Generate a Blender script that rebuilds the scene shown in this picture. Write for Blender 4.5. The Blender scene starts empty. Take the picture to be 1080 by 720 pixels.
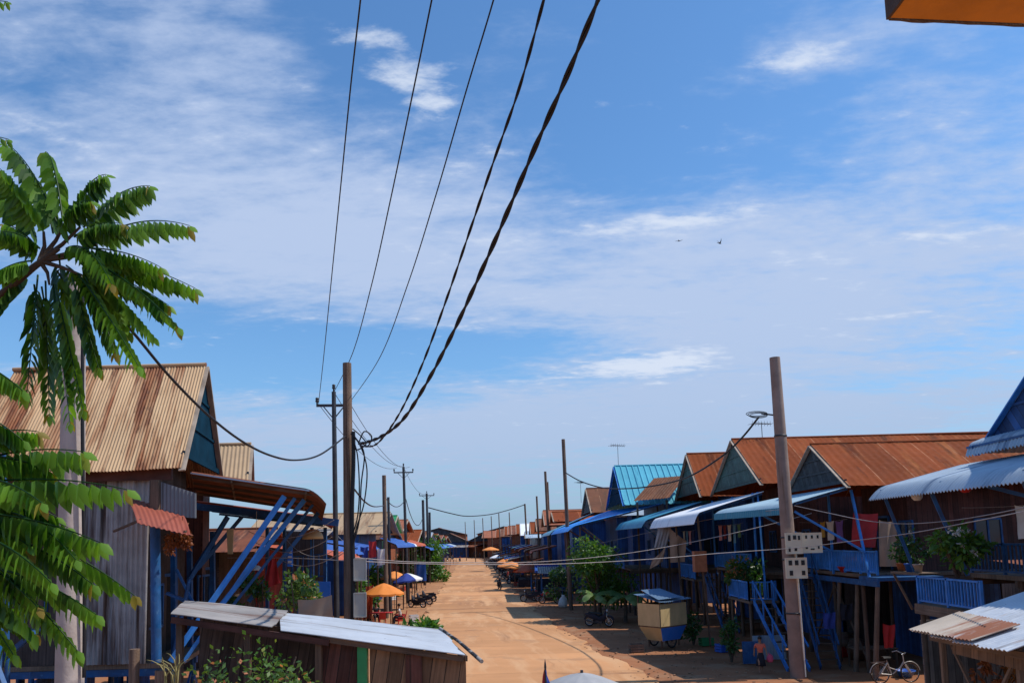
import bpy, bmesh, math, random
from mathutils import Vector as V, Matrix
R = random.Random(11)
sc = bpy.context.scene
COL = sc.collection
rad = math.radians

# ------------------------------------------------------------------ camera
W0, H0, F = 1080.0, 720.0, 810.0
PITCH, ROLL, CYP, EYE = rad(6.0), rad(1.5), 486.0, 5.0
_r0 = V((1, 0, 0)); _u0 = V((0, -math.sin(PITCH), math.cos(PITCH))); _f0 = V((0, math.cos(PITCH), math.sin(PITCH)))
_rt = _r0 * math.cos(ROLL) - _u0 * math.sin(ROLL)
_up = _u0 * math.cos(ROLL) + _r0 * math.sin(ROLL)
CAM = V((0, 0, EYE))
cd = bpy.data.cameras.new('camera'); cam = bpy.data.objects.new('camera', cd); COL.objects.link(cam)
cam.matrix_world = Matrix(((_rt.x, _up.x, -_f0.x, 0), (_rt.y, _up.y, -_f0.y, 0), (_rt.z, _up.z, -_f0.z, EYE), (0, 0, 0, 1)))
cd.sensor_width = 36; cd.sensor_fit = 'HORIZONTAL'; cd.lens = 36 * F / W0
cd.shift_y = (CYP - H0 / 2) / W0
cd.clip_start = .05; cd.clip_end = 5000
sc.camera = cam

def ray(px, py):
    return _f0 + _rt * ((px - W0 / 2) / F) + _up * ((CYP - py) / F)
def at(px, py, Y):
    d = ray(px, py); return CAM + d * (Y / d.y)
def atx(px, py, X):
    d = ray(px, py); return CAM + d * (X / d.x)
def gnd(px, py, z=0.0):
    d = ray(px, py); return CAM + d * ((z - EYE) / d.z)
def onplan(px, py, a, b):
    "point of the sight line on the vertical plane through plan points a, b"
    d = ray(px, py); n = V((-(b[1] - a[1]), b[0] - a[0], 0))
    t = (V((a[0], a[1], 0)) - CAM).dot(n) / d.dot(n)
    return CAM + d * t

# ------------------------------------------------------------------ mesh builder
class MB:
    def __init__(s): s.v = []; s.f = []; s.uv = []; s.sm = []
    def face(s, pts, uvs=None, smooth=False):
        b = len(s.v); s.v += [V(p) for p in pts]; s.f.append(tuple(range(b, b + len(pts))))
        if uvs is None:
            e1 = (V(pts[1]) - V(pts[0])); l1 = e1.length; l2 = (V(pts[-1]) - V(pts[0])).length
            o = V(pts[0]); e1 = e1.normalized() if l1 else V((1, 0, 0))
            e2 = (V(pts[-1]) - o); e2 = e2 - e1 * e2.dot(e1); e2 = e2.normalized() if e2.length else V((0, 0, 1))
            k = (o.x + o.y) * .37
            uvs = [((V(p) - o).dot(e1) + k, (V(p) - o).dot(e2) + k) for p in pts]
        s.uv.append(uvs); s.sm.append(smooth); return s
    def grid(s, rows, uvs=None, smooth=True, closed=False):
        b = len(s.v); nr = len(rows); nc = len(rows[0])
        for r in rows: s.v += [V(p) for p in r]
        for i in range(nr - 1):
            for j in range(nc if closed else nc - 1):
                j2 = (j + 1) % nc
                s.f.append((b + i * nc + j, b + i * nc + j2, b + (i + 1) * nc + j2, b + (i + 1) * nc + j))
                if uvs:
                    jj = j + 1 if closed else j2
                    s.uv.append([uvs[i][j], uvs[i][jj], uvs[i + 1][jj], uvs[i + 1][j]])
                else: s.uv.append([(j * .1, i * .1), (j * .1 + .1, i * .1), (j * .1 + .1, i * .1 + .1), (j * .1, i * .1 + .1)])
                s.sm.append(smooth)
        return s
    def prism(s, quad, d):
        "closed solid: quad (or polygon) and its copy moved by d"
        q = [V(p) for p in quad]; d = V(d); r = [p + d for p in q]
        s.face(q[::-1]); s.face(r)
        for i in range(len(q)):
            j = (i + 1) % len(q); s.face([q[i], q[j], r[j], r[i]])
        return s
    def box(s, lo, hi):
        x0, y0, z0 = lo; x1, y1, z1 = hi
        return s.prism([(x0, y0, z0), (x1, y0, z0), (x1, y1, z0), (x0, y1, z0)], (0, 0, z1 - z0))
    def cbox(s, c, size, rz=0):
        hx, hy, hz = size[0] / 2, size[1] / 2, size[2] / 2; m = Matrix.Rotation(rz, 3, 'Z')
        q = [V(c) + m @ V(p) for p in ((-hx, -hy, -hz), (hx, -hy, -hz), (hx, hy, -hz), (-hx, hy, -hz))]
        return s.prism(q, (0, 0, size[2]))
    def beam(s, p, q, w=.06, h=None, up=(0, 0, 1)):
        p = V(p); q = V(q); h = h or w; d = (q - p).normalized(); u = V(up)
        a = d.cross(u)
        if a.length < .05: a = d.cross(V((1, 0, 0)))
        a.normalize(); b = a.cross(d).normalized()
        A = a * w / 2; B = b * h / 2; L = (q - p).length; k = (p.x * 3.1 + p.y * 1.7) % 7
        c0 = [p - A - B, p + A - B, p + A + B, p - A + B]; c1 = [x + (q - p) for x in c0]
        s.face(c0[::-1]); s.face(c1)
        for i in range(4):
            j = (i + 1) % 4
            s.face([c0[i], c0[j], c1[j], c1[i]], [(k, i), (k + w, i), (k + w, i + L), (k, i + L)])
        return s
    def tube(s, pts, r, n=8, cap=True):
        pts = [V(p) for p in pts]; m = len(pts)
        rr = r if isinstance(r, (list, tuple)) else [r] * m
        rows = []; uvs = []; u = None; L = 0
        for i, p in enumerate(pts):
            t = (pts[min(i + 1, m - 1)] - pts[max(i - 1, 0)]).normalized()
            if u is None:
                u = t.cross(V((0, 0, 1)))
                if u.length < .05: u = t.cross(V((1, 0, 0)))
            else: u = u - t * u.dot(t)
            u.normalize(); w = t.cross(u)
            if i: L += (p - pts[i - 1]).length
            rows.append([p + (u * math.cos(2 * math.pi * k / n) + w * math.sin(2 * math.pi * k / n)) * rr[i] for k in range(n)])
            uvs.append([(k / n * 6.28 * max(rr), L) for k in range(n + 1)])
        s.grid(rows, uvs, True, True)
        if cap:
            s.face(rows[0][::-1]); s.face(rows[-1])
        return s
    def lathe(s, prof, c=(0, 0, 0), n=14, wob=0):
        c = V(c); rows = []
        for r, z in prof: rows.append([c + V((r * math.cos(2 * math.pi * k / n), r * math.sin(2 * math.pi * k / n), z)) for k in range(n)])
        return s.grid(rows, None, True, True)
    def sheet(s, p00, p10, p11, p01, pitch=.1, amp=.012, nv=6, prof='sin', drop=0, v0=.75, sag=0, jag=0, thick=.012, ppw=6, rng=None):
        "corrugated sheet: waves run along u (p00-p10), slope along v (p00-p01)"
        p00, p10, p11, p01 = map(V, (p00, p10, p11, p01))
        Lu = ((p10 - p00).length + (p11 - p01).length) / 2; Lv = (p01 - p00).length
        nrm = (p10 - p00).cross(p01 - p00).normalized()
        if nrm.z < 0: nrm = -nrm
        nu = max(2, int(Lu / pitch * ppw)) if pitch else 4
        nw = Lu / pitch if pitch else 1
        vs = [j / nv for j in range(nv + 1)]
        if drop: vs = sorted(set([v for v in vs if v < v0] + [v0 + (1 - v0) * k / 5 for k in range(6)]))
        rows = []; uvs = []; ends = {}
        for v in vs:
            row = []; uv = []
            for i in range(nu + 1):
                u = i / nu; vv = v
                if jag and v == 1:
                    k = int(u * Lu / .8); vv = 1 + jag * (((k * 7919 + int(Lu * 31)) % 13) / 13 - .5) / max(Lv, .1)
                p = p00.lerp(p10, u).lerp(p01.lerp(p11, u), vv)
                ph = u * nw
                if prof == 'sin': o = math.sin(ph * 2 * math.pi) * amp
                elif prof == 'rib': o = amp * 2 if (ph % 1) < .22 else 0
                else: o = 0
                o += sag * (math.sin(u * 5.3 + v * 3) * .5 + math.sin(u * 11.1 + v * 7 + 1) * .3)
                p = p + nrm * o
                if drop and v > v0: p = p + V((0, 0, -drop * ((v - v0) / (1 - v0)) ** 2))
                row.append(p); uv.append((u * Lu, v * Lv))
            rows.append(row); uvs.append(uv)
        s.grid(rows, uvs, prof == 'sin')
        if thick:
            low = [[p - nrm * thick for p in r] for r in rows]
            s.grid([r[::-1] for r in low], [u[::-1] for u in uvs], prof == 'sin')
            for a, b, ua in ((rows[0], low[0], uvs[0]), (rows[-1], low[-1], uvs[-1])): s.grid([a, b], [ua, ua], False)
            for e in (0, -1): s.grid([[r[e] for r in rows], [r[e] for r in low]], [[u[e] for u in uvs]] * 2, False)
        return s
    def build(s, name, m, parent=None, at0=None):
        me = bpy.data.meshes.new(name)
        root = parent
        while root is not None and root.parent is not None: root = root.parent
        off = root.location.copy() if root is not None else V((0, 0, 0))
        if at0 is not None: off = V(at0)
        me.from_pydata([tuple(p - off) for p in s.v], [], s.f)
        ul = me.uv_layers.new(name='UVMap'); k = 0
        flat = [c for f in s.uv for uv in f for c in uv]
        ul.data.foreach_set('uv', flat)
        me.polygons.foreach_set('use_smooth', s.sm)
        me.materials.append(m); me.update()
        o = bpy.data.objects.new(name, me); COL.objects.link(o)
        if parent is not None: o.parent = parent
        elif at0 is not None: o.location = off
        else:                                   # a thing of one mesh: origin at its base
            c = V((sum(p.x for p in s.v) / len(s.v), sum(p.y for p in s.v) / len(s.v), min(p.z for p in s.v)))
            me.transform(Matrix.Translation(-c)); o.location = c
        return o

def tag(o, label, cat, group=None, kind=None):
    if label: o['label'] = label
    if cat: o['category'] = cat
    if group: o['group'] = group
    if kind: o['kind'] = kind
    return o
def thing(name, label, cat, loc=(0, 0, 0), group=None):
    o = bpy.data.objects.new(name, None); COL.objects.link(o); o.location = V(loc); o.empty_display_size = .2
    return tag(o, label, cat, group)
def dup(root, loc, rz=0, label=None, group=None, scale=1, cat=None):
    def cp(o, par):
        c = o.copy(); COL.objects.link(c)
        if par is not None: c.parent = par
        for ch in list(o.children): cp(ch, c)
        return c
    r = cp(root, None); r.location = V(loc); r.rotation_euler = (0, 0, rz); r.scale = (scale,) * 3
    if label: r['label'] = label
    if group: r['group'] = group
    return r
def put(root, loc, rz=0, scale=1):
    root.location = V(loc); root.rotation_euler = (0, 0, rz); root.scale = (scale,) * 3; return root

# ------------------------------------------------------------------ materials
def nn(nt, t, **kw):
    n = nt.nodes.new(t)
    for k, v in kw.items(): setattr(n, k, v)
    return n
def M(name, col, rough=.65, metal=0, var=.25, scale=1.2, streak=None, grain=None, plank=None, bump=.0, bscale=40, coord='Object', spec=.35, dust=None, seam=None, patch=None, sheen=0):
    m = bpy.data.materials.new(name); m.use_nodes = True; nt = m.node_tree
    b = nt.nodes['Principled BSDF']; b.inputs['Roughness'].default_value = rough; b.inputs['Metallic'].default_value = metal
    b.inputs['Specular IOR Level'].default_value = spec
    tc = nn(nt, 'ShaderNodeTexCoord'); L = nt.links.new
    c = nn(nt, 'ShaderNodeRGB'); c.outputs[0].default_value = (*col, 1); cur = c.outputs[0]
    def noise(sc_, vec=None, detail=5, mapping=None, rough_=.6):
        n = nn(nt, 'ShaderNodeTexNoise'); n.inputs['Scale'].default_value = sc_; n.inputs['Detail'].default_value = detail; n.inputs['Roughness'].default_value = rough_
        v = vec or tc.outputs[coord]
        if mapping:
            mp = nn(nt, 'ShaderNodeMapping'); mp.inputs['Scale'].default_value = mapping; L(v, mp.inputs[0]); v = mp.outputs[0]
        L(v, n.inputs['Vector']); return n.outputs['Fac']
    def ramp(fac, a, b_, va=0, vb=1):
        r = nn(nt, 'ShaderNodeMapRange'); r.inputs[1].default_value = a; r.inputs[2].default_value = b_; r.inputs[3].default_value = va; r.inputs[4].default_value = vb
        L(fac, r.inputs[0]); return r.outputs[0]
    def mixc(fac, x, y, mode='MIX'):
        k = nn(nt, 'ShaderNodeMix', data_type='RGBA', blend_type=mode)
        if isinstance(fac, float): k.inputs[0].default_value = fac
        else: L(fac, k.inputs[0])
        for i, q in ((6, x), (7, y)):
            if isinstance(q, tuple): k.inputs[i].default_value = (*q, 1)
            else: L(q, k.inputs[i])
        return k.outputs[2]
    def scalec(x, fac):
        h = nn(nt, 'ShaderNodeVectorMath', operation='SCALE'); L(x, h.inputs[0]); L(fac, h.inputs['Scale']); return h.outputs[0]
    if var: cur = scalec(cur, ramp(noise(scale), .3, .7, 1 - var, 1 + var))
    if plank:
        w, gap = plank
        sp = nn(nt, 'ShaderNodeSeparateXYZ'); L(tc.outputs['UV'], sp.inputs[0])
        d = nn(nt, 'ShaderNodeMath', operation='DIVIDE'); L(sp.outputs[0], d.inputs[0]); d.inputs[1].default_value = w
        fl = nn(nt, 'ShaderNodeMath', operation='FLOOR'); L(d.outputs[0], fl.inputs[0])
        wn = nn(nt, 'ShaderNodeTexWhiteNoise', noise_dimensions='1D'); L(fl.outputs[0], wn.inputs['W'])
        cur = scalec(cur, ramp(wn.outputs['Value'], 0, 1, .6, 1.3))
        fr = nn(nt, 'ShaderNodeMath', operation='FRACT'); L(d.outputs[0], fr.inputs[0])
        lt = nn(nt, 'ShaderNodeMath', operation='LESS_THAN'); L(fr.outputs[0], lt.inputs[0]); lt.inputs[1].default_value = gap
        cur = mixc(lt.outputs[0], cur, (.01, .009, .008))
    if seam:
        w, gap, scol = seam
        sp = nn(nt, 'ShaderNodeSeparateXYZ'); L(tc.outputs['UV'], sp.inputs[0])
        d = nn(nt, 'ShaderNodeMath', operation='DIVIDE'); L(sp.outputs[0], d.inputs[0]); d.inputs[1].default_value = w
        fl = nn(nt, 'ShaderNodeMath', operation='FLOOR'); L(d.outputs[0], fl.inputs[0])
        wn = nn(nt, 'ShaderNodeTexWhiteNoise', noise_dimensions='1D'); L(fl.outputs[0], wn.inputs['W'])
        cur = scalec(cur, ramp(wn.outputs['Value'], 0, 1, .82, 1.16))
        fr = nn(nt, 'ShaderNodeMath', operation='FRACT'); L(d.outputs[0], fr.inputs[0])
        lt = nn(nt, 'ShaderNodeMath', operation='LESS_THAN'); L(fr.outputs[0], lt.inputs[0]); lt.inputs[1].default_value = gap
        k = nn(nt, 'ShaderNodeMath', operation='MULTIPLY'); L(lt.outputs[0], k.inputs[0]); L(ramp(noise(1.3, tc.outputs['UV']), .4, .6), k.inputs[1])
        cur = mixc(k.outputs[0], cur, scol)
    if grain:
        cur = scalec(cur, ramp(noise(1, tc.outputs['UV'], 6, (grain[0], grain[1], 1)), .3, .7, 1 - grain[2], 1 + grain[2]))
    if streak:                      # (colour, amount 0-1, x freq, y freq)
        for st in (streak if isinstance(streak, list) else [streak]):
            s2, am, fx, fy = st
            a = noise(1, tc.outputs['UV'], 6, (fx, fy, 1), .65)
            a2 = noise(1, tc.outputs['UV'], 3, (min(fx, 1.1), .16, 1))
            ad = nn(nt, 'ShaderNodeMath', operation='MULTIPLY_ADD'); L(a2, ad.inputs[0]); ad.inputs[1].default_value = 1.0; L(a, ad.inputs[2])
            lo = 1.26 - am * .5
            cur = mixc(ramp(ad.outputs[0], lo, lo + .16), cur, s2)
    if patch:                       # (colour, amount, scale)
        cur = mixc(ramp(noise(patch[2], None, 6), .68 - patch[1] * .4, .78 - patch[1] * .4), cur, patch[0])
    if dust: cur = mixc(ramp(noise(dust[2], None, 4), .35, .75, 0, dust[1]), cur, dust[0])
    L(cur, b.inputs['Base Color'])
    L(ramp(noise(6), .3, .7, max(.05, rough - .12), min(1, rough + .12)), b.inputs['Roughness'])
    if bump:
        bp = nn(nt, 'ShaderNodeBump'); bp.inputs['Strength'].default_value = bump; bp.inputs['Distance'].default_value = .02
        L(noise(bscale, None, 4), bp.inputs['Height']); L(bp.outputs[0], b.inputs['Normal'])
    return m
def leafmat(name, c0, c1, tip=None, trans=.3, rough=.45):
    "leaf colour picked by UV.x: 0..0.9 from c0 to c1, above that the tip colour"
    m = bpy.data.materials.new(name); m.use_nodes = True; nt = m.node_tree; L = nt.links.new
    b = nt.nodes['Principled BSDF']; b.inputs['Roughness'].default_value = rough; b.inputs['Specular IOR Level'].default_value = .4
    tc = nn(nt, 'ShaderNodeTexCoord'); sp = nn(nt, 'ShaderNodeSeparateXYZ'); L(tc.outputs['UV'], sp.inputs[0])
    r = nn(nt, 'ShaderNodeValToRGB'); e = r.color_ramp.elements; e[0].color = (*c0, 1); e[1].position = .88; e[1].color = (*c1, 1)
    if tip is not None:
        k = r.color_ramp.elements.new(.97); k.color = (*tip, 1)
    L(sp.outputs[0], r.inputs[0])
    L(r.outputs[0], b.inputs['Base Color'])
    t = nn(nt, 'ShaderNodeBsdfTranslucent'); g = nn(nt, 'ShaderNodeMix', data_type='RGBA', blend_type='MULTIPLY'); g.inputs[0].default_value = 1; L(r.outputs[0], g.inputs[6]); g.inputs[7].default_value = (1.9, 1.9, .6, 1)
    L(g.outputs[2], t.inputs[0])
    mx = nn(nt, 'ShaderNodeMixShader'); mx.inputs[0].default_value = trans; L(b.outputs[0], mx.inputs[1]); L(t.outputs[0], mx.inputs[2])
    L(mx.outputs[0], nt.nodes['Material Output'].inputs[0]); return m

RUST = (.13, .035, .012)
m_tan = M('tan_sheet', (.50, .33, .185), .55, .0, .12, .6, streak=[((.36, .19, .09), .6, 6, .22), ((.24, .08, .03), .60, 2.4, .09), ((.15, .045, .016), .50, 4.5, .35), ((.08, .03, .015), .36, 12, 2.2)], spec=.2)
m_tan2 = M('pale_tan_sheet', (.42, .29, .17), .6, 0, .15, .8, streak=[((.2, .1, .05), .5, 3, .3)])
m_rust = M('rust_sheet', (.21, .050, .015), .85, 0, .2, .35, streak=[((.30, .095, .03), .46, 1.6, .25), ((.09, .022, .009), .46, 1.2, .3), ((.36, .16, .08), .22, 5, .6)], seam=(1.35, .035, (.36, .16, .085)), spec=.12)
m_rustd = M('dark_rust_sheet', (.18, .055, .025), .8, 0, .3, .8, streak=[((.33, .15, .08), .4, 4, .6), ((.06, .02, .012), .5, 3, .5)])
m_rustb = M('brown_rust_sheet', (.15, .055, .025), .8, 0, .3, .5, streak=[((.09, .04, .02), .5, 2, .4)], seam=(1.0, .03, (.36, .2, .11)))
m_zinc = M('zinc_sheet', (.55, .58, .62), .38, .25, .12, .7, streak=[((.30, .28, .27), .42, 2.2, .3), ((.30, .13, .06), .25, 5, .8)])
m_zincold = M('old_zinc_sheet', (.29, .265, .25), .6, .1, .3, 1, streak=[((.14, .06, .035), .5, 3, .4), ((.3, .28, .27), .4, 6, .5)])
m_cyan = M('cyan_sheet', (.085, .38, .50), .45, 0, .12, .5, streak=[((.04, .22, .33), .4, 4, .3)])
m_teal = M('teal_sheet', (.05, .25, .38), .4, 0, .15, .6, streak=[((.03, .14, .24), .4, 3, .3), ((.25, .42, .5), .35, 3, .2)])
m_palesheet = M('pale_blue_sheet', (.36, .50, .58), .4, 0, .12, .6, streak=[((.22, .36, .46), .45, 3, .2)])
m_silverpaint = M('silver_paint', (.50, .47, .44), .4, .2, .1, 5)
m_white = M('white_sheet', (.80, .82, .85), .45, 0, .08, .6, streak=[((.45, .45, .5), .35, 3, .3)])
m_brightblue = M('bright_blue_sheet', (.02, .24, .72), .45, 0, .12, .5, streak=[((.01, .09, .35), .42, 3, .3)])
m_slate = M('slate_blue_sheet', (.38, .46, .54), .4, .1, .12, .6, streak=[((.12, .17, .26), .4, 3, .3)])
m_red = M('red_sheet', (.31, .085, .055), .5, 0, .15, 1, streak=[((.25, .05, .03), .45, 5, .4)])
m_corr = M('dark_corrugated', (.36, .34, .335), .5, .2, .3, 1.3, streak=[((.07, .035, .022), .6, 5, .2), ((.30, .31, .34), .44, 9, .12), ((.03, .022, .02), .44, 7, .3)])
m_greysheet = M('grey_corrugated', (.16, .165, .18), .5, .2, .2, 1.5)
m_blue = M('blue_paint', (.010, .088, .25), .5, 0, .35, 2.5, patch=((.05, .16, .34), .22, 7), grain=(14, .8, .25), dust=((.12, .08, .05), .25, 3))
m_blued = M('dark_blue_paint', (.016, .08, .27), .55, 0, .35, 1.5, plank=(.22, .06))
m_bluel = M('light_blue_paint', (.035, .22, .62), .5, 0, .25, 2, grain=(14, .8, .25), dust=((.12, .08, .05), .2, 3))
m_gable = M("teal_gable_boards", (.004, .030, .055), .9, 0, .3, 1.4, spec=.05)
m_gable2 = M('dark_gable_boards', (.045, .052, .06), .7, 0, .4, 1.2, plank=(.25, .06))
m_gable3 = M('blue_gable_boards', (.02, .075, .22), .6, 0, .3, 1.2, plank=(.25, .05))
m_gable4 = M('green_gable_boards', (.03, .075, .065), .6, 0, .35, 1.2, plank=(.25, .05))
m_wood = M('weathered_wood', (.17, .115, .08), .8, 0, .35, 1.5, grain=(30, 1.2, .4), bump=.3)
m_wooddk = M('dark_wood', (.11, .07, .048), .8, 0, .4, 1.5, grain=(30, 1.2, .4), bump=.3)
m_boards = M('brown_boards', (.20, .115, .065), .75, 0, .3, 1.2, plank=(.24, .05), grain=(22, .7, .4))
m_boardsdk = M('dark_red_boards', (.09, .034, .026), .75, 0, .35, 1.2, plank=(.2, .06), grain=(22, .7, .4))
m_boardsgr = M('grey_boards', (.19, .16, .14), .8, 0, .35, 1.2, plank=(.2, .06), grain=(22, .7, .4))
m_redwall = M('red_wall', (.28, .035, .025), .7, 0, .3, 1, plank=(.5, .03))
m_brick = M('brick_wall', (.30, .10, .05), .85, 0, .25, 1.5, bump=.3)
m_plaster = M('pale_plaster', (.5, .46, .38), .8, 0, .2, 1)
m_conc = M('concrete_pole', (.44, .38, .35), .8, 0, .2, 2.5, bump=.25, bscale=25, dust=((.28, .18, .12), .45, 1.4))
m_conc2 = M('dusty_concrete_pole', (.27, .19, .155), .82, 0, .22, 1.6, bump=.25, bscale=25, streak=[((.15, .09, .06), .4, 3, .2)])
m_polewood = M('brown_pole', (.16, .105, .075), .85, 0, .35, 1.2, grain=(26, .5, .5), bump=.5, streak=[((.07, .04, .028), .5, 14, .3), ((.30, .24, .19), .34, 10, .5)])
m_black = M('black_cable', (.012, .011, .013), .55, 0, .2, 5)
m_palewire = M('pale_wire', (.34, .30, .29), .5, 0, .2, 5)
m_steel = M('dark_steel', (.06, .06, .065), .5, .5, .3, 3)
m_chrome = M('chrome', (.5, .5, .5), .25, .9, .1, 5)
m_rubber = M('rubber', (.018, .018, .019), .8, 0, .3, 6)
m_orange = M('orange_cloth', (.72, .22, .03), .75, 0, .15, 2, dust=((.5, .2, .08), .3, 2))
m_orange2 = M('faded_orange_cloth', (.75, .27, .07), .75, 0, .15, 2)
m_redorange = M('red_orange_cloth', (.42, .09, .04), .75, 0, .2, 2)
m_bluecloth = M('blue_cloth', (.03, .06, .30), .75, 0, .2, 2)
m_whitecloth = M('white_cloth', (.68, .68, .66), .75, 0, .1, 2)
m_redcloth = M('red_cloth', (.45, .03, .03), .8, 0, .2, 3)
m_pinkcloth = M('pink_cloth', (.6, .09, .18), .8, 0, .15, 3)
m_tarp = M('tan_tarp', (.34, .23, .16), .7, 0, .2, 1.5)
m_bluetarp = M('blue_tarp', (.02, .09, .36), .5, 0, .2, 1.5)
m_grey = M('grey_cloth', (.34, .34, .35), .75, 0, .15, 3)
m_dark = M('dark_cloth', (.02, .022, .035), .85, 0, .3, 3)
m_cream = M('cream_panel', (.56, .42, .21), .6, 0, .12, 2, grain=(3, 1, .15), dust=((.3, .2, .12), .3, 2))
m_cobalt = M('cobalt_paint', (.02, .20, .80), .45, 0, .15, 2, dust=((.15, .1, .07), .25, 2))
m_terra = M('terracotta', (.33, .12, .055), .8, 0, .2, 5)
m_clay = M('glazed_clay', (.10, .05, .03), .4, 0, .25, 5)
m_plred = M('red_plastic', (.5, .03, .025), .4, 0, .1, 3)
m_plblue = M('blue_plastic', (.02, .12, .5), .4, 0, .1, 3)
m_plgreen = M('green_plastic', (.03, .25, .09), .4, 0, .1, 3)
m_plwhite = M('white_plastic', (.65, .65, .63), .4, 0, .1, 3)
m_cartroof = M('cart_roof_sheet', (.12, .20, .31), .45, .1, .15, 2)
m_meter = M('meter_box_cover', (.78, .68, .50), .35, 0, .1, 6, dust=((.4, .28, .18), .4, 3))
m_meterg = M('grey_meter_box', (.42, .40, .36), .45, 0, .1, 4, dust=((.3, .22, .15), .35, 3))
m_meterd = M('meter_dial', (.02, .02, .022), .3, 0, .1, 6)
m_eave = M('orange_soffit', (.56, .23, .035), .8, 0, .2, 3, bump=.2, patch=((.16, .06, .02), .12, 6))
m_eavedge = M('stained_edge', (.10, .065, .05), .9, 0, .4, 6, bump=.5)
m_skin = M('skin', (.30, .16, .10), .6, 0, .05, 3)
m_hair = M('hair', (.012, .01, .01), .5, 0, .2, 8)
m_bird = M('bird_feathers', (.03, .032, .04), .8, 0, .2, 8)
m_glass = M('window_glass', (.03, .04, .05), .12, 0, .1, 3, spec=.6)
m_bluedk = M('blue_black_boards', (.03, .095, .28), .65, 0, .45, 1.2, plank=(.2, .06))
m_darkb = M('shade_darkened_boards', (.065, .048, .042), .8, 0, .35, 1.2, plank=(.2, .06), grain=(22, .7, .4))  # shade of deep galleries and openings is put into this board colour
m_pale = M('pale_wood', (.34, .27, .21), .75, 0, .25, 2, grain=(20, 1, .3))
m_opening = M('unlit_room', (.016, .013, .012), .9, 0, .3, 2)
m_bag = M('white_sack', (.6, .58, .55), .8, 0, .15, 4)
m_bark = M('bark', (.085, .06, .045), .9, 0, .35, 4, bump=.6, bscale=18)
l_star = leafmat('pinnate_leaflets', (.014, .065, .010), (.15, .31, .035), (.24, .19, .04), .38)
l_bush = leafmat('bush_leaves', (.02, .075, .014), (.10, .21, .03), (.2, .24, .05), .3)
l_dark = leafmat('dark_leaves', (.012, .045, .012), (.05, .13, .03), None, .25)
l_banana = leafmat('banana_leaf', (.06, .15, .03), (.22, .30, .12), None, .35)
l_flower = leafmat('flowering_leaves', (.03, .09, .02), (.12, .2, .05), (.6, .22, .12), .3)
l_croton = leafmat('croton_leaves', (.12, .05, .02), (.28, .12, .03), (.4, .2, .05), .3)
l_moss = leafmat('hanging_orange_moss', (.14, .04, .015), (.32, .10, .03), None, .2)
# ------------------------------------------------------------------ sky, sun, ground, road
SUN = V((.57, .02, .84)).normalized()
w = bpy.data.worlds.new('World'); sc.world = w; w.use_nodes = True
nt = w.node_tree; L = nt.links.new; bg = nt.nodes['Background']
sky = nn(nt, 'ShaderNodeTexSky', sky_type='NISHITA'); sky.sun_disc = False
sky.sun_elevation = math.asin(SUN.z); sky.sun_rotation = math.atan2(SUN.x, SUN.y)
sky.altitude = 50; sky.air_density = 1.15; sky.dust_density = .5; sky.ozone_density = 2.2
tc = nn(nt, 'ShaderNodeTexCoord'); sp = nn(nt, 'ShaderNodeSeparateXYZ'); L(tc.outputs['Generated'], sp.inputs[0])
def mth(op, *a, clamp=False):
    n = nn(nt, 'ShaderNodeMath', operation=op); n.use_clamp = clamp
    for i, x in enumerate(a):
        if isinstance(x, (int, float)): n.inputs[i].default_value = x
        else: L(x, n.inputs[i])
    return n.outputs[0]
az = mth('ARCTAN2', sp.outputs[0], sp.outputs[1]); el = mth('ARCSINE', sp.outputs[2])
zz = mth('MAXIMUM', mth('ADD', sp.outputs[2], .10), .03)
cb = nn(nt, 'ShaderNodeCombineXYZ'); L(mth('DIVIDE', sp.outputs[0], zz), cb.inputs[0]); L(mth('DIVIDE', sp.outputs[1], zz), cb.inputs[1])
def cnoise(scale, detail, rough, off, stretch=(1, 1, 1), dist=0):
    mp = nn(nt, 'ShaderNodeMapping'); mp.inputs['Location'].default_value = off; mp.inputs['Scale'].default_value = stretch; mp.inputs['Rotation'].default_value = (0, 0, rad(20)); L(cb.outputs[0], mp.inputs[0])
    n = nn(nt, 'ShaderNodeTexNoise'); n.inputs['Scale'].default_value = scale; n.inputs['Detail'].default_value = detail; n.inputs['Roughness'].default_value = rough; n.inputs['Distortion'].default_value = dist
    L(mp.outputs[0], n.inputs['Vector']); return n.outputs['Fac']
n1 = cnoise(1.5, 9, .58, (3, 1, 0), (.8, 1.3, 1), .6); n2 = cnoise(4.2, 8, .62, (1, 7, 0), (.7, 1.4, 1), .4); n3 = cnoise(16, 6, .6, (4, 2, 0), (.8, 1.3, 1))
def dirang(px, py):
    d = ray(px, py).normalized(); return math.atan2(d.x, d.y), math.asin(d.z)
def blob(px, py, rx, ry, amp):
    a0, e0 = dirang(px, py); a1, _ = dirang(px + rx, py); _, e1 = dirang(px, py - ry)
    da = mth('DIVIDE', mth('SUBTRACT', az, a0), abs(a1 - a0)); de = mth('DIVIDE', mth('SUBTRACT', el, e0), abs(e1 - e0))
    d2 = mth('ADD', mth('MULTIPLY', da, da), mth('MULTIPLY', de, de))
    return mth('MULTIPLY', mth('EXPONENT', mth('MULTIPLY', d2, -1)), amp)
def total(bl):
    t = None
    for b_ in bl:
        k = blob(*b_); t = k if t is None else mth('ADD', t, k)
    return t
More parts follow.
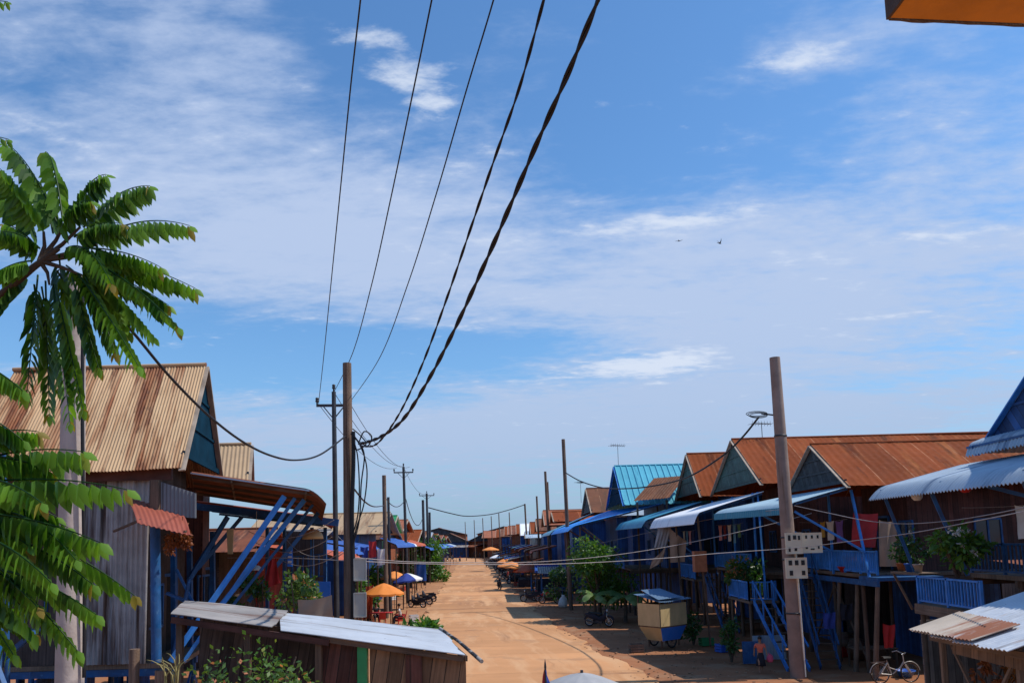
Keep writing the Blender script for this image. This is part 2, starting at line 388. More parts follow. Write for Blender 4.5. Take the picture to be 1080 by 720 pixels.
soft = total([(160, 120, 260, 110, .50), (300, 260, 260, 80, .62), (250, 30, 120, 60, .30), (560, 285, 240, 55, .42), (760, 235, 120, 26, .30), (900, 285, 280, 75, .58), (1010, 140, 130, 90, .34), (830, 70, 100, 22, .36), (880, 20, 130, 40, .16), (720, 330, 200, 50, .3),
              (640, 432, 480, 34, .62), (820, 355, 330, 36, .5), (520, 470, 700, 40, .55), (520, 520, 700, 40, .3), (930, 430, 200, 40, .2), (90, 364, 190, 22, -.75), (390, 367, 190, 20, -.95), (250, 405, 90, 14, -.3), (980, 398, 130, 9, -.35), (400, 20, 90, 80, -.35), (660, 120, 120, 90, -.42), (30, 80, 120, 40, -.10)])
crisp = total([(425, 78, 52, 22, .85), (455, 108, 28, 18, .75), (400, 42, 45, 11, .55), (690, 384, 75, 16, .85), (830, 66, 65, 14, .6), (740, 230, 90, 14, .5), (150, 130, 120, 30, .25), (560, 250, 160, 25, .25), (900, 265, 160, 14, .32), (960, 335, 120, 12, .3), (60, 150, 60, 20, .3), (290, 332, 60, 12, .3), (480, 350, 60, 8, .25), (530, 160, 40, 20, .2), (310, 75, 50, 25, .28), (560, 398, 120, 6, .25)])
f1 = mth('ADD', soft, mth('MULTIPLY', mth('SUBTRACT', n1, .5), 1.15)); f1 = mth('ADD', f1, mth('MULTIPLY', mth('SUBTRACT', n2, .5), 1.15)); f1 = mth('ADD', f1, mth('MULTIPLY', mth('SUBTRACT', n3, .5), .70))
def mr(x, a, b_, c, d, smooth=True):
    r = nn(nt, 'ShaderNodeMapRange', interpolation_type='SMOOTHSTEP' if smooth else 'LINEAR')
    for i, q in enumerate((a, b_, c, d)): r.inputs[i + 1].default_value = q
    L(x, r.inputs[0]); return r.outputs[0]
c1 = mr(f1, -.10, .82, 0, .92)
f2 = mth('ADD', crisp, mth('ADD', mth('MULTIPLY', mth('SUBTRACT', n2, .5), 1.9), mth('MULTIPLY', mth('SUBTRACT', n3, .5), 1.3)))
c2 = mr(f2, .22, .95, 0, .85)
def mixc(fac, x, y, mode='MIX'):
    k = nn(nt, 'ShaderNodeMix', data_type='RGBA', blend_type=mode)
    for i, q in ((0, fac), (6, x), (7, y)):
        if isinstance(q, (int, float)): k.inputs[i].default_value = q
        elif isinstance(q, tuple): k.inputs[i].default_value = (*q, 1)
        else: L(q, k.inputs[i])
    return k.outputs[2]
SKYK = .14                              # Background strength
base = mixc(1.0, sky.outputs[0], (.60, .91, 1.16), 'MULTIPLY')
hz = mth('MULTIPLY', mth('EXPONENT', mth('MULTIPLY', mth('MAXIMUM', el, 0), -9.0)), .95)
base = mixc(hz, base, tuple(c / SKYK for c in (.27, .40, .60)))
cl1 = tuple(c / SKYK for c in (.52, .63, .86)); cl2 = tuple(c / SKYK for c in (.72, .80, .94))
cl1 = mixc(mth('EXPONENT', mth('MULTIPLY', mth('MAXIMUM', el, 0), -6.5)), cl1, tuple(c / SKYK for c in (.33, .46, .66)))
t = mixc(c1, base, cl1); t = mixc(c2, t, cl2)
L(t, bg.inputs['Color']); bg.inputs['Strength'].default_value = SKYK
sd = bpy.data.lights.new('sun', 'SUN'); sd.energy = 4.2; sd.angle = rad(.53); sd.color = (1, .93, .82)
so = bpy.data.objects.new('sun', sd); COL.objects.link(so); so.rotation_euler = SUN.to_track_quat('Z', 'Y').to_euler(); so.location = (30, -20, 60)
sc.view_settings.view_transform = 'Standard'; sc.view_settings.look = 'None'; sc.view_settings.gamma = 1; sc.view_settings.use_curve_mapping = False
sc.view_settings.exposure = 0.0
sc.cycles.max_bounces = 6; sc.cycles.transparent_max_bounces = 8

m_ground = M('red_dirt', (.33, .14, .068), .95, 0, .22, .35, bump=.5, bscale=9, patch=((.36, .20, .115), .42, .5), dust=((.16, .075, .04), .5, .12), spec=.15)
m_road = M('dusty_concrete_road', (.50, .255, .122), .92, 0, .10, .18, bump=.25, bscale=14, seam=(5.0, .010, (.24, .13, .075)), streak=[((.40, .20, .10), .42, .05, 1.3), ((.58, .335, .18), .46, .10, 2.2), ((.34, .175, .092), .28, .08, 3.0), ((.28, .14, .075), .24, .6, .5)], grain=(.5, .08, .10), patch=((.43, .235, .125), .3, .45), spec=.15)
# road centre line (left edge, right edge) measured at several depths
ROAD = [(-30, -3.6, 9.2), (10, -4.4, 6.4), (27.7, -5.0, 5.0), (40, -5.7, 3.1), (53, -6.5, 1.9), (74, -7.7, .2), (105, -9.4, -1.4), (145, -11.6, -3.4), (200, -14.6, -6.8), (235, -18, -9.6), (262, -26, -16), (300, -60, -46)]
def road_x(Y):
    for a, b in zip(ROAD, ROAD[1:]):
        if Y <= b[0]:
            t = (Y - a[0]) / (b[0] - a[0]); return a[1] + (b[1] - a[1]) * t, a[2] + (b[2] - a[2]) * t
    return ROAD[-1][1:]
g = MB(); S = 1800
rows = []
xs = [-S, -400, -120] + [x * 4 - 60 for x in range(31)] + [120, 400, S]; ys = [-S, -300, -60] + [y * 4 - 20 for y in range(60)] + [300, 500, S]
for y in ys:
    rows.append([])
    for x in xs:
        a, b = road_x(y); inside = a - .8 < x < b + .8
        rows[-1].append((x, y, -.06 + (0 if inside or abs(x) > 70 else .05 * math.sin(x * .7 + y * .31) * math.sin(y * .23 + 1))))
g.grid(rows, None, True); tag(g.build('ground', m_ground), None, None, None, 'structure')
r = MB(); rows = []; uvs = []; rr = random.Random(3)
for i in range(361):
    y = -25 + i * 1.0; a, b = road_x(y); a += rr.uniform(-.22, .22) + .2 * math.sin(y * .8); b += rr.uniform(-.22, .22) + .2 * math.sin(y * .63 + 1)
    rows.append([(a, y, -.06), (a + .05, y, 0), ((a + b) / 2, y, .03), (b - .05, y, 0), (b, y, -.06)]); uvs.append([(y, q * 2) for q in range(5)])
r.grid(rows, uvs, False); tag(r.build('road', m_road), None, None, None, 'structure')

m_verge = M('sandy_verge', (.39, .195, .098), .95, 0, .16, .4, bump=.4, bscale=10, patch=((.30, .145, .075), .42, .6), spec=.15)
v_ = MB(); rows = []; vr_ = random.Random(8)
for i in range(240):
    y = 18 + i; a, b = road_x(y); w_ = 3.2 + vr_.uniform(-.5, .5)
    rows.append([(a - w_, y, -.075), (a - w_ * .6, y, -.004), (a + .02, y, -.012)])
v_.grid(rows, None, True); tag(v_.build('roadside_verge', m_verge), None, None, None, 'structure')

pb = MB(); pr_ = random.Random(4)
for i in range(1500):
    y = 20 + 75 * pr_.random() ** 1.6; a, b = road_x(y); sd_ = pr_.random() < .62
    x = b + pr_.uniform(-.7, 5) if sd_ else a - pr_.uniform(-.5, 3.4)
    r_ = pr_.uniform(.015, .06); q_ = V((x, y, -.04 if x > b or x < a else .0)); pts_ = [q_ + V((math.cos(k * 1.57 + i) * r_ * pr_.uniform(.7, 1.3), math.sin(k * 1.57 + i) * r_ * pr_.uniform(.7, 1.3), 0)) for k in range(4)]
    pb.prism(pts_, (0, 0, r_ * pr_.uniform(.3, 1)))
tag(pb.build('gravel', M('stones', (.30, .17, .10), .9, 0, .5, 2)), 'small stones scattered along both edges of the dusty road', 'gravel', None, 'stuff')

# ------------------------------------------------------------------ leaves and plants
def leaf(mb, p, d, nrm, L_, W, c, fold=.25, droop=.0):
    d = d.normalized(); s = d.cross(nrm)
    if s.length < .01: s = d.cross(V((1, 0, 0)))
    s.normalize(); n = s.cross(d).normalized(); dz = V((0, 0, -droop * L_))
    q = [p, p + d * .3 * L_ + s * W * .5 - n * fold * W * .4 + dz * .1, p + d * .32 * L_ + dz * .1, p + d * .3 * L_ - s * W * .5 - n * fold * W * .4 + dz * .1,
         p + d * .68 * L_ + s * W * .38 - n * fold * W * .3 + dz * .5, p + d * .7 * L_ + dz * .5, p + d * .68 * L_ - s * W * .38 - n * fold * W * .3 + dz * .5, p + d * L_ + dz]
    b = len(mb.v); mb.v += q
    for f in ((0, 1, 2), (0, 2, 3), (1, 4, 5, 2), (2, 5, 6, 3), (4, 7, 5), (5, 7, 6)):
        mb.f.append(tuple(b + i for i in f)); mb.uv.append([(c, .5)] * len(f)); mb.sm.append(True)
def leaf4(mb, p, d, s, L_, W, c):
    b = len(mb.v); mb.v += [p, p + d * L_ * .5 + s * W * .5, p + d * L_, p + d * L_ * .5 - s * W * .5]
    mb.f.append((b, b + 1, b + 2, b + 3)); mb.uv.append([(c, .5)] * 4); mb.sm.append(False)
def rdir(rng, up=0.0):
    while True:
        v = V((rng.uniform(-1, 1), rng.uniform(-1, 1), rng.uniform(-1, 1)))
        if .1 < v.length < 1: return (v.normalized() + V((0, 0, up))).normalized()
def foliage(mb, c, r, n, ls, rng, clumps=9, up=-.1, lo=0, hi=.88, tipf=.0, big=False):
    "leaf clumps spread through an ellipsoid"
    c = V(c); r = V(r); cl = []
    for k in range(clumps):
        d = rdir(rng, .15); q = rng.uniform(.35, .95); cl.append((c + V((d.x * r.x, d.y * r.y, d.z * r.z)) * q, rng.uniform(.28, .55), rng.uniform(-.25, .25)))
    for i in range(n):
        p, s, sh = rng.choice(cl); d = rdir(rng); k = rng.random() ** .5
        q = p + V((d.x * r.x, d.y * r.y, d.z * r.z)) * s * k
        ld = (d + rdir(rng) * .8 + V((0, 0, up * 3))).normalized()
        t = 1.0 if rng.random() < tipf else min(hi, max(lo, rng.uniform(.1, .75) + sh))
        l_ = ls * rng.uniform(.6, 1.3)
        if big: leaf(mb, q, ld, rdir(rng, .8), l_, l_ * .42, t)
        else:
            s_ = ld.cross(rdir(rng)).normalized(); leaf4(mb, q, ld, s_, l_, l_ * .5, t)
def stems(mb, base, tops, r0, rng):
    for t in tops:
        b = V(base); t = V(t); m = b.lerp(t, .5) + V((rng.uniform(-.1, .1), rng.uniform(-.1, .1), .08)) * (t - b).length
        mb.tube([b, m, t], [r0, r0 * .6, r0 * .25], 6)
def bush(name, label, cat, base, r, n, ls, mat, rng, group=None, trunk=.05, lift=.35, big=False, tipf=0, clumps=9):
    base = V(base); t = thing(name, label, cat, base, group); c = base + V((0, 0, lift + r[2]))
    f = MB(); foliage(f, c, r, n, ls, rng, clumps, tipf=tipf, big=big); f.build('foliage', mat, t)
    s = MB(); stems(s, base, [c + V((rng.uniform(-.7, .7) * r[0], rng.uniform(-.7, .7) * r[1], rng.uniform(-.3, .6) * r[2])) for _ in range(6)], trunk, rng); s.build('stem', m_bark, t)
    return t
def banana(name, label, base, h, n, rng, group=None, L_=1.6):
    base = V(base); t = thing(name, label, 'plant', base, group)
    s = MB(); s.tube([base, base + V((.05, 0, h * .5)), base + V((.08, .05, h))], [.13, .11, .06], 8); s.build('trunk', m_bark, t)
    for k in range(n):
        a = k / n * 6.28 + rng.uniform(-.4, .4); rise = rng.uniform(.35, .9); f = MB(); rows = []; uvs = []; ll = L_ * rng.uniform(.7, 1.15)
        for i in range(11):
            q = i / 10; out = ll * (q - .18 * q * q); z = ll * (rise * q - (1.0) * q * q * .75)
            p = base + V((.08, .05, h)) + V((math.cos(a) * out, math.sin(a) * out, z)); sd_ = V((-math.sin(a), math.cos(a), 0)); wd = .24 * ll ** .5 * math.sin(math.pi * min(1, .06 + q * .93)) ** .6 * (1 + .1 * rng.uniform(-1, 1))
            rows.append([p - sd_ * wd + V((0, 0, -wd * .5)), p, p + sd_ * wd + V((0, 0, -wd * .5))]); c_ = rng.uniform(.1, .85); uvs.append([(c_, 0)] * 3)
        f.grid(rows, uvs, True); f.build('leaf', l_banana, t)
    return t
def potted(label, base, rng, leafm, potm, h=.5, r=.3, n=120, ls=.14, group=None, flowers=False):
    base = V(base); t = thing('potted_plant', label, 'plant', base, group)
    p = MB(); p.lathe([(0, 0), (.09, 0), (.14, .22), (.155, .22), (.155, .26), (.12, .26), (.11, .2), (0, .2)], base, 12); p.build('pot', potm, t)
    f = MB(); foliage(f, base + V((0, 0, .26 + h * .55)), (r, r, h * .6), n, ls, rng, 6, tipf=.12 if flowers else 0, big=ls > .12); f.build('foliage', leafm, t)
    s = MB(); stems(s, base + V((0, 0, .2)), [base + V((rng.uniform(-r, r) * .6, rng.uniform(-r, r) * .6, .26 + h * rng.uniform(.4, 1))) for _ in range(4)], .012, rng); s.build('stem', m_bark, t)
    return t

# ------------------------------------------------------------------ poles and wires
def pole(label, top, base, rt_, rb, mat, name='utility_pole', cross=None, group=None, square=False, extra=None):
    top = V(top); base = V(base); t = thing(name, label, 'pole', (base.x, base.y, 0), group)
    m = MB(); b0 = base + V((0, 0, -.3)); n = 4 if square else 12
    m.tube([b0.lerp(top, k / 8) for k in range(9)], [rb + (rt_ - rb) * k / 8 for k in range(9)], n); m.build('shaft', mat, t)
    if cross:
        L_, dz, dirx = cross; c = top + V((0, 0, -dz)); d = V((math.cos(dirx), math.sin(dirx), 0))
        cm = MB(); cm.beam(c - d * L_ / 2, c + d * L_ / 2, .09, .1); cm.build('crossarm', m_steel, t)
        for s in (-1, 1): bm_ = MB(); bm_.beam(c + d * s * L_ * .32, c + V((0, 0, -.55)), .04); bm_.build('brace', m_steel, t)
        for p in (c - d * L_ * .48, c + d * L_ * .48, top + V((0, 0, -.02))):
            i = MB(); i.lathe([(0, 0), (.035, 0), (.035, .1), (.07, .12), (.07, .17), (.05, .2), (.07, .22), (.06, .28), (0, .3)], p + V((0, 0, .03)), 8); i.build('insulator', m_steel, t)
    return t
def smooth_path(pts, n=10):
    P = [V(p) for p in pts]; out = []
    for i in range(len(P) - 1):
        p0 = P[max(i - 1, 0)]; p1 = P[i]; p2 = P[i + 1]; p3 = P[min(i + 2, len(P) - 1)]
        for k in range(n):
            t = k / n; out.append(.5 * ((2 * p1) + (-p0 + p2) * t + (2 * p0 - 5 * p1 + 4 * p2 - p3) * t * t + (-p0 + 3 * p1 - 3 * p2 + p3) * t ** 3))
    return out + [P[-1]]
def wire(label, pts, r, mat=None, twist=0, name='power_cable', n=10, group=None):
    path = smooth_path(pts, n); m = MB()
    if not twist: m.tube(path, r, 6)
    else:
        # two strands wound round each other
        fine = smooth_path(path[::max(1, n // 4)], 24) ; L_ = 0; a = []; b = []
        for i, p in enumerate(fine):
            t = (fine[min(i + 1, len(fine) - 1)] - fine[max(i - 1, 0)]).normalized(); u = t.cross(V((0, 0, 1))).normalized(); v = t.cross(u)
            if i: L_ += (p - fine[i - 1]).length
            ph = L_ / twist * 6.283; o = (u * math.cos(ph) + v * math.sin(ph)) * r * .88; a.append(p + o); b.append(p - o)
        m.tube(a, r, 6); m.tube(b, r, 6)
    return tag(m.build(name, mat or m_black), label, 'cable', group)
def sagline(p, q, sag, n=12):
    p = V(p); q = V(q); return [p.lerp(q, k / n) - V((0, 0, sag * 4 * (k / n) * (1 - k / n))) for k in range(n + 1)]

# ------------------------------------------------------------------ bits of buildings
def railing_mb(mb, p, q, h=.8, step=.16, r=.016, post=.07):
    p = V(p); q = V(q); L_ = (q - p).length; up = V((0, 0, 1))
    mb.beam(p + up * h, q + up * h, .07, .05); mb.beam(p + up * .08, q + up * .08, .05, .05)
    n = max(2, int(L_ / step))
    for k in range(n + 1):
        a = p.lerp(q, k / n); mb.beam(a + up * .1, a + up * (h - .02), r * 2)
    for k in range(int(L_ / 1.6) + 2):
        a = p.lerp(q, k / (int(L_ / 1.6) + 1)); mb.beam(a, a + up * (h + .04), post)
def stair_parts(parent, top, foot, width, wd, mat, rail=True):
    top = V(top); foot = V(foot); d = (foot - top); h = V((d.x, d.y, 0)).normalized(); s = V((-h.y, h.x, 0)) * width / 2
    for k in (-1, 1):
        m = MB(); m.beam(top + s * k, foot + s * k, .05, .2); m.build('stringer', mat, parent)
    n = max(4, int(abs(d.z) / .26)); m = MB()
    for i in range(1, n):
        p = top.lerp(foot, i / n); m.beam(p - s, p + s, .22, .035)
    m.build('stair_treads', wd, parent)
    if rail:
        m = MB()
        for k in (-1, 1):
            m.beam(top + s * k + V((0, 0, .85)), foot + s * k + V((0, 0, .85)), .05, .07)
            for i in range(4): p = top.lerp(foot, (i + .2) / 3.6) + s * k; m.beam(p, p + V((0, 0, .85)), .045)
        m.build('handrail', mat, parent)
def window_part(parent, c, nx, w_, h_, framem=m_blue, shutter=False):
    "window on a wall facing nx (unit vector): frame, pane, bars"
    c = V(c); nx = V(nx); s = V((-nx.y, nx.x, 0)); u = V((0, 0, 1)); f = MB()
    for a, b in ((-1, -1), (-1, 1)):
        pass
    q = lambda x, z, d: c + s * x + u * z + nx * d
    for z in (-h_ / 2, h_ / 2): f.beam(q(-w_ / 2, z, .03), q(w_ / 2, z, .03), .07, .07)
    for x in (-w_ / 2, 0, w_ / 2): f.beam(q(x, -h_ / 2, .031), q(x, h_ / 2, .031), .06)
    o = f.build('window', framem, parent)
    p = MB(); p.prism([q(-w_ / 2, -h_ / 2, .005), q(w_ / 2, -h_ / 2, .005), q(w_ / 2, h_ / 2, .005), q(-w_ / 2, h_ / 2, .005)], nx * .012); p.build('pane', m_glass, o)
def door_part(parent, c, nx, w_, h_, mat, open_=False):
    c = V(c); nx = V(nx); s = V((-nx.y, nx.x, 0)); u = V((0, 0, 1)); q = lambda x, z, d: c + s * x + u * z + nx * d
    f = MB(); f.beam(q(-w_ / 2, 0, .02), q(-w_ / 2, h_, .02), .08); f.beam(q(w_ / 2, 0, .02), q(w_ / 2, h_, .02), .08); f.beam(q(-w_ / 2, h_, .021), q(w_ / 2, h_, .021), .09)
    d = MB(); d.prism([q(-w_ / 2, 0, .004), q(w_ / 2, 0, .004), q(w_ / 2, h_, .004), q(-w_ / 2, h_, .004)], nx * .014)
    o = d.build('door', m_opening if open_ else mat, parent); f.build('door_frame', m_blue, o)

def house(name, label, s, xg, yn, yf, ze, zr, D, roofm, gablem, wallm, fz, setback=2.0, skew=0.0, ov=.2, ove=.35, oveback=.3, roofkw=None, group=None,
          stilt=True, cat='house', barge=m_pale, railing=None, deckx=None, ym=None, windows=2, wally=.3, postm=m_wooddk, pier=True, gabin=-.12, backwall=True):
    "a stilt house with its gable to the street; s=+1 on the right of the street, -1 on the left"
    ym = (yn + yf) / 2 if ym is None else ym; X = lambda d, y: xg + s * d + skew * (y - ym)
    t = thing(name, label, cat, (X(setback, ym), ym, 0), group); kw = dict(pitch=.22, amp=.011, nv=5, thick=.014); kw.update(roofkw or {})
    P = lambda d, y, z: V((X(d, y), y, z))
    dzn = (zr - ze) / (ym - yn) * ove; dzf = (zr - ze) / (yf - ym) * ove
    m = MB(); m.sheet(P(-ov, ym, zr), P(D, ym, zr), P(D, yn - ove, ze - dzn), P(-ov, yn - ove, ze - dzn), **kw)
    m.sheet(P(-ov, ym, zr + .004), P(D, ym, zr + .004), P(D, yf + ove, ze - dzf), P(-ov, yf + ove, ze - dzf), **kw); roof = m.build('roof', roofm, t)
    c = MB(); c.tube([P(-ov - .02, ym, zr + .03), P(D + .02, ym, zr + .03)], .06, 8); c.build('ridge_cap', roofm, roof)
    b = MB()
    for y, z, dz, o in ((yn - ove, ze, dzn, -1), (yf + ove, ze, dzf, 1)): b.beam(P(-ov - .03, ym, zr - .05), P(-ov - .03, y, z - dz - .05), .04, .16, (s, 0, .01))
    b.build('bargeboard', barge, t)
    gq = MB(); gq.prism([P(gabin, yn + .05, ze), P(gabin, yf - .05, ze), P(gabin, ym, zr - .08)], (s * .05, 0, 0)); g_ = gq.build('gable', gablem, t)
    bt = MB()
    for k in (.3, .62): bt.beam(P(gabin - .02, yn + (ym - yn) * k + .1, ze + (zr - ze) * k), P(gabin - .02, yf - (yf - ym) * k - .1, ze + (zr - ze) * k), .04, .07)
    bt.beam(P(gabin - .03, yn, ze + .02), P(gabin - .03, yf, ze + .02), .06, .14); bt.build('batten', gablem, g_)
    yn2 = yn + wally; yf2 = yf - wally
    wl = MB(); zt = ze + .3
    wl.prism([P(setback, yn2, fz), P(setback, yf2, fz), P(setback, yf2, ze - .02), P(setback, yn2, ze - .02)], (s * .07, 0, 0))
    wl.prism([P(setback + .07, yn2, fz), P(D - .3, yn2, fz), P(D - .3, yn2, ze - .02), P(setback + .07, yn2, ze - .02)], (0, .07, 0))
    wl.prism([P(setback + .07, yf2, fz), P(D - .3, yf2, fz), P(D - .3, yf2, ze - .02), P(setback + .07, yf2, ze - .02)], (0, -.07, 0))
    wl.build('wall', wallm, t)
    nx = (-s, 0, 0)
    if windows:
        door_part(t, P(setback, ym + .1, fz + .02), nx, 1.0, min(2.1, ze - fz - .4), m_blued, True)
        for k, y in enumerate((yn + (ym - yn) * .42, yf - (yf - ym) * .42)[:windows]): window_part(t, P(setback, y, fz + 1.35), nx, 1.0, 1.1)
        window_part(t, P(setback + 3, yn2, fz + 1.4), (0, -1, 0), 1.0, 1.0)
    if stilt:
        dk = MB(); dx0 = .15 if deckx is None else deckx
        yn2 = yn + .3; yf2 = yf - .3
        dk.prism([P(dx0, yn2, fz - .13), P(D - .3, yn2, fz - .13), P(D - .3, yf2, fz - .13), P(dx0, yf2, fz - .13)], (0, 0, .12)); dk.build('floor_deck', m_wood, t)
        bm_ = MB(); n = max(2, int((yf2 - yn2) / 1.9))
        for k in range(n + 1):
            y = yn2 + .08 + (yf2 - yn2 - .16) * k / n
            bm_.beam(P(dx0, y, fz - .23), P(D - .4, y, fz - .23), .1, .18)
            for j, d in enumerate((dx0 + .12, dx0 + 2.4, (dx0 + D) / 2 + 1, D - .5)):
                st = MB(); sx = R.uniform(-.09, .09); st.tube([P(d + sx, y + R.uniform(-.1, .1), -.2), P(d, y, fz - .14)], [.085, .07], 7); st.build('stilt', postm, t)
        bm_.build('floor_beam', postm, t)
        if backwall:
            bw = MB(); bw.prism([P(dx0 + 3.6, yn2, -.1), P(dx0 + 3.6, yf2, -.1), P(dx0 + 3.6, yf2, fz - .35), P(dx0 + 3.6, yn2, fz - .35)], (s * .05, 0, 0)); bw.build('underfloor_wall', m_bluedk, t)
        br = MB(); br.beam(P(dx0 + .15, yn2 + .2, .3), P(dx0 + .15, yn2 + (yf2 - yn2) / n, fz - .5), .06); br.build('brace', postm, t); br = MB(); br.beam(P(dx0 + .18, yn2 + (yf2 - yn2) / n * (n - 1), fz - .5), P(dx0 + .18, yf2 - .2, .4), .06); br.build('brace', postm, t)
    t_ = (t, P); return t_
def valance(a, c_fn, c_ff, drop, mat, h=.3):
    m = MB(); p, q = V(c_fn), V(c_ff); dz = V((0, 0, -drop)); o = V((-.02 if p.x > 0 else .02, 0, 0)); m.sheet(p + dz + o + V((0, 0, .03)), q + dz + o + V((0, 0, .03)), q + dz + o + V((0, 0, -h)), p + dz + o + V((0, 0, -h)), .16, .014, 2, thick=.01); m.build('valance', mat, a)
def awning(t, c_bn, c_bf, c_ff, c_fn, mat, pitch=.14, amp=.012, drop=.3, v0=.8, scall=None, posts=None, postm=m_blue, kw=None):
    "awning from the back edge (near, far) to the front edge (far, near)"
    m = MB(); k = dict(pitch=pitch, amp=amp, nv=5, drop=drop, v0=v0, thick=.015); k.update(kw or {})
    m.sheet(c_bn, c_bf, c_ff, c_fn, **k); a = m.build('awning', mat, t)
    b = MB(); d = V((0, 0, -.09))
    for i in range(4):
        q = (i + .1) / 3.2; b.beam(V(c_bn).lerp(V(c_bf), q) + d, (V(c_fn).lerp(V(c_ff), q) + d).lerp(V(c_bn).lerp(V(c_bf), q) + d, .08), .05, .08)
    for q in (.3, .85): b.beam(V(c_bn).lerp(V(c_fn), q) + d * .9, V(c_bf).lerp(V(c_ff), q) + d * .9, .05, .06)
    b.build('awning_rafter', postm, a)
    return a
# ------------------------------------------------------------------ people
def skin_obj(name, joints, edges, mat, parent, sub=1, root=0):
    "one continuous skin grown over a joint skeleton: joints = [(point, rx[, ry])]"
    me = bpy.data.meshes.new(name); me.from_pydata([tuple(j[0]) for j in joints], edges, [])
    o = bpy.data.objects.new(name, me); COL.objects.link(o); o.parent = parent
    k = o.modifiers.new('skin', 'SKIN'); k.use_smooth_shade = True
    for i, j in enumerate(joints):
        me.skin_vertices[0].data[i].radius = (j[1], j[2] if len(j) > 2 else j[1]); me.skin_vertices[0].data[i].use_root = (i == root)
    s = o.modifiers.new('sub', 'SUBSURF'); s.levels = sub; s.render_levels = sub
    me.materials.append(mat)
    return o
def ico(name, c, r, mat, parent, scale=(1, 1, 1), sub=2):
    bm = bmesh.new(); bmesh.ops.create_icosphere(bm, subdivisions=sub, radius=1)
    for v in bm.verts: v.co = V((v.co.x * r * scale[0] + c[0], v.co.y * r * scale[1] + c[1], v.co.z * r * scale[2] + c[2]))
    me = bpy.data.meshes.new(name); bm.to_mesh(me); bm.free()
    for p in me.polygons: p.use_smooth = True
    me.materials.append(mat); o = bpy.data.objects.new(name, me); COL.objects.link(o); o.parent = parent; return o
def person(label, loc, rz, pose, shirtm, legm, s=1.0, skirt=False, longhair=False, hat=None, group=None):
    "facing +y in its own frame; s = height / 1.65 m"
    t = thing('person', label, 'person', (0, 0, 0), group); v = lambda x, y, z: V((x, y, z))
    if pose == 'stand':
        hipz = .86; th = [(.09, .02, .47), (.1, -.01, .08), (.11, .12, .03)]; tl = [(-.09, -.03, .47), (-.1, -.08, .08), (-.11, .05, .03)]
        ar = [(.24, .02, 1.1), (.25, .12, .88)]; al = [(-.24, -.02, 1.1), (-.24, .05, .88)]; lean = 0.0
    elif pose == 'walk':
        hipz = .85; th = [(.09, .16, .48), (.1, .14, .09), (.1, .27, .05)]; tl = [(-.09, -.06, .47), (-.1, -.3, .16), (-.1, -.22, .05)]
        ar = [(.24, -.1, 1.1), (.25, -.12, .88)]; al = [(-.24, .1, 1.1), (-.25, .25, .93)]; lean = .04
    elif pose == 'ride':
        hipz = .80; th = [(.17, .38, .72), (.19, .28, .30), (.19, .42, .26)]; tl = [(-.17, .38, .72), (-.19, .28, .30), (-.19, .42, .26)]
        ar = [(.28, .2, 1.08), (.3, .46, 1.02)]; al = [(-.28, .2, 1.08), (-.3, .46, 1.02)]; lean = .1
    else:                               # sit on a 0.45 m seat
        hipz = .52; th = [(.12, .40, .50), (.13, .42, .09), (.13, .56, .04)]; tl = [(-.12, .40, .50), (-.13, .38, .09), (-.13, .52, .04)]
        ar = [(.25, .12, .80), (.16, .36, .66)]; al = [(-.25, .12, .80), (-.16, .36, .66)]; lean = .06
    h = hipz; J = [(v(0, 0, h), .13, .10), (v(0, lean * .4, h + .2), .115, .085), (v(0, lean, h + .42), .15, .10), (v(0, lean * 1.2, h + .52), .055), (v(0, lean * 1.3 + .01, h + .60), .06), (v(0, lean * 1.3 + .015, h + .70), .088, .095), (v(0, lean * 1.3, h + .77), .06),
         (v(.17, lean, h + .44), .055), (v(*ar[0]), .043), (v(*ar[1]), .032), (v(-.17, lean, h + .44), .055), (v(*al[0]), .043), (v(*al[1]), .032),
         (v(.09, .0, h - .06), .085), (v(*th[0]), .06), (v(*th[1]), .04), (v(*th[2]), .03), (v(-.09, .0, h - .06), .085), (v(*tl[0]), .06), (v(*tl[1]), .04), (v(*tl[2]), .03)]
    E = [(0, 1), (1, 2), (2, 3), (3, 4), (4, 5), (5, 6), (2, 7), (7, 8), (8, 9), (2, 10), (10, 11), (11, 12), (0, 13), (13, 14), (14, 15), (15, 16), (0, 17), (17, 18), (18, 19), (19, 20)]
    for k, (w_, e) in enumerate(((9, ar), (12, al))):           # palm, four fingers, thumb
        d = (V(e[1]) - V(e[0])).normalized(); side = d.cross(V((0, 1, 0.2))).normalized(); pm = len(J); J.append((J[w_][0] + d * .07, .03, .02)); E.append((w_, pm))
        for f in range(4):
            a = len(J); J.append((J[pm][0] + d * .045 + side * (.024 - .016 * f), .009)); J.append((J[pm][0] + d * (.085 - .008 * abs(f - 1.4)) + side * (.03 - .02 * f) + V((0, .012, 0)), .008)); E += [(pm, a), (a, a + 1)]
        a = len(J); J.append((J[w_][0] + d * .05 + side * .045, .011)); J.append((J[w_][0] + d * .085 + side * .06, .009)); E += [(w_, a), (a, a + 1)]
    skin_obj('body', J, E, m_skin, t)
    g_ = 1.16; sh = [(J[i][0].copy(), J[i][1] * 1.12 + .012, (J[i][2] if len(J[i]) > 2 else J[i][1]) * 1.12 + .014) for i in (0, 1, 2, 7, 8, 10, 11)]
    sh[2] = (sh[2][0], .165, .115); sh[4] = (sh[3][0].lerp(sh[4][0], .75), .064, .064); sh[6] = (sh[5][0].lerp(sh[6][0], .75), .064, .064)
    skin_obj('shirt', sh, [(0, 1), (1, 2), (2, 3), (3, 4), (2, 5), (5, 6)], shirtm, t)
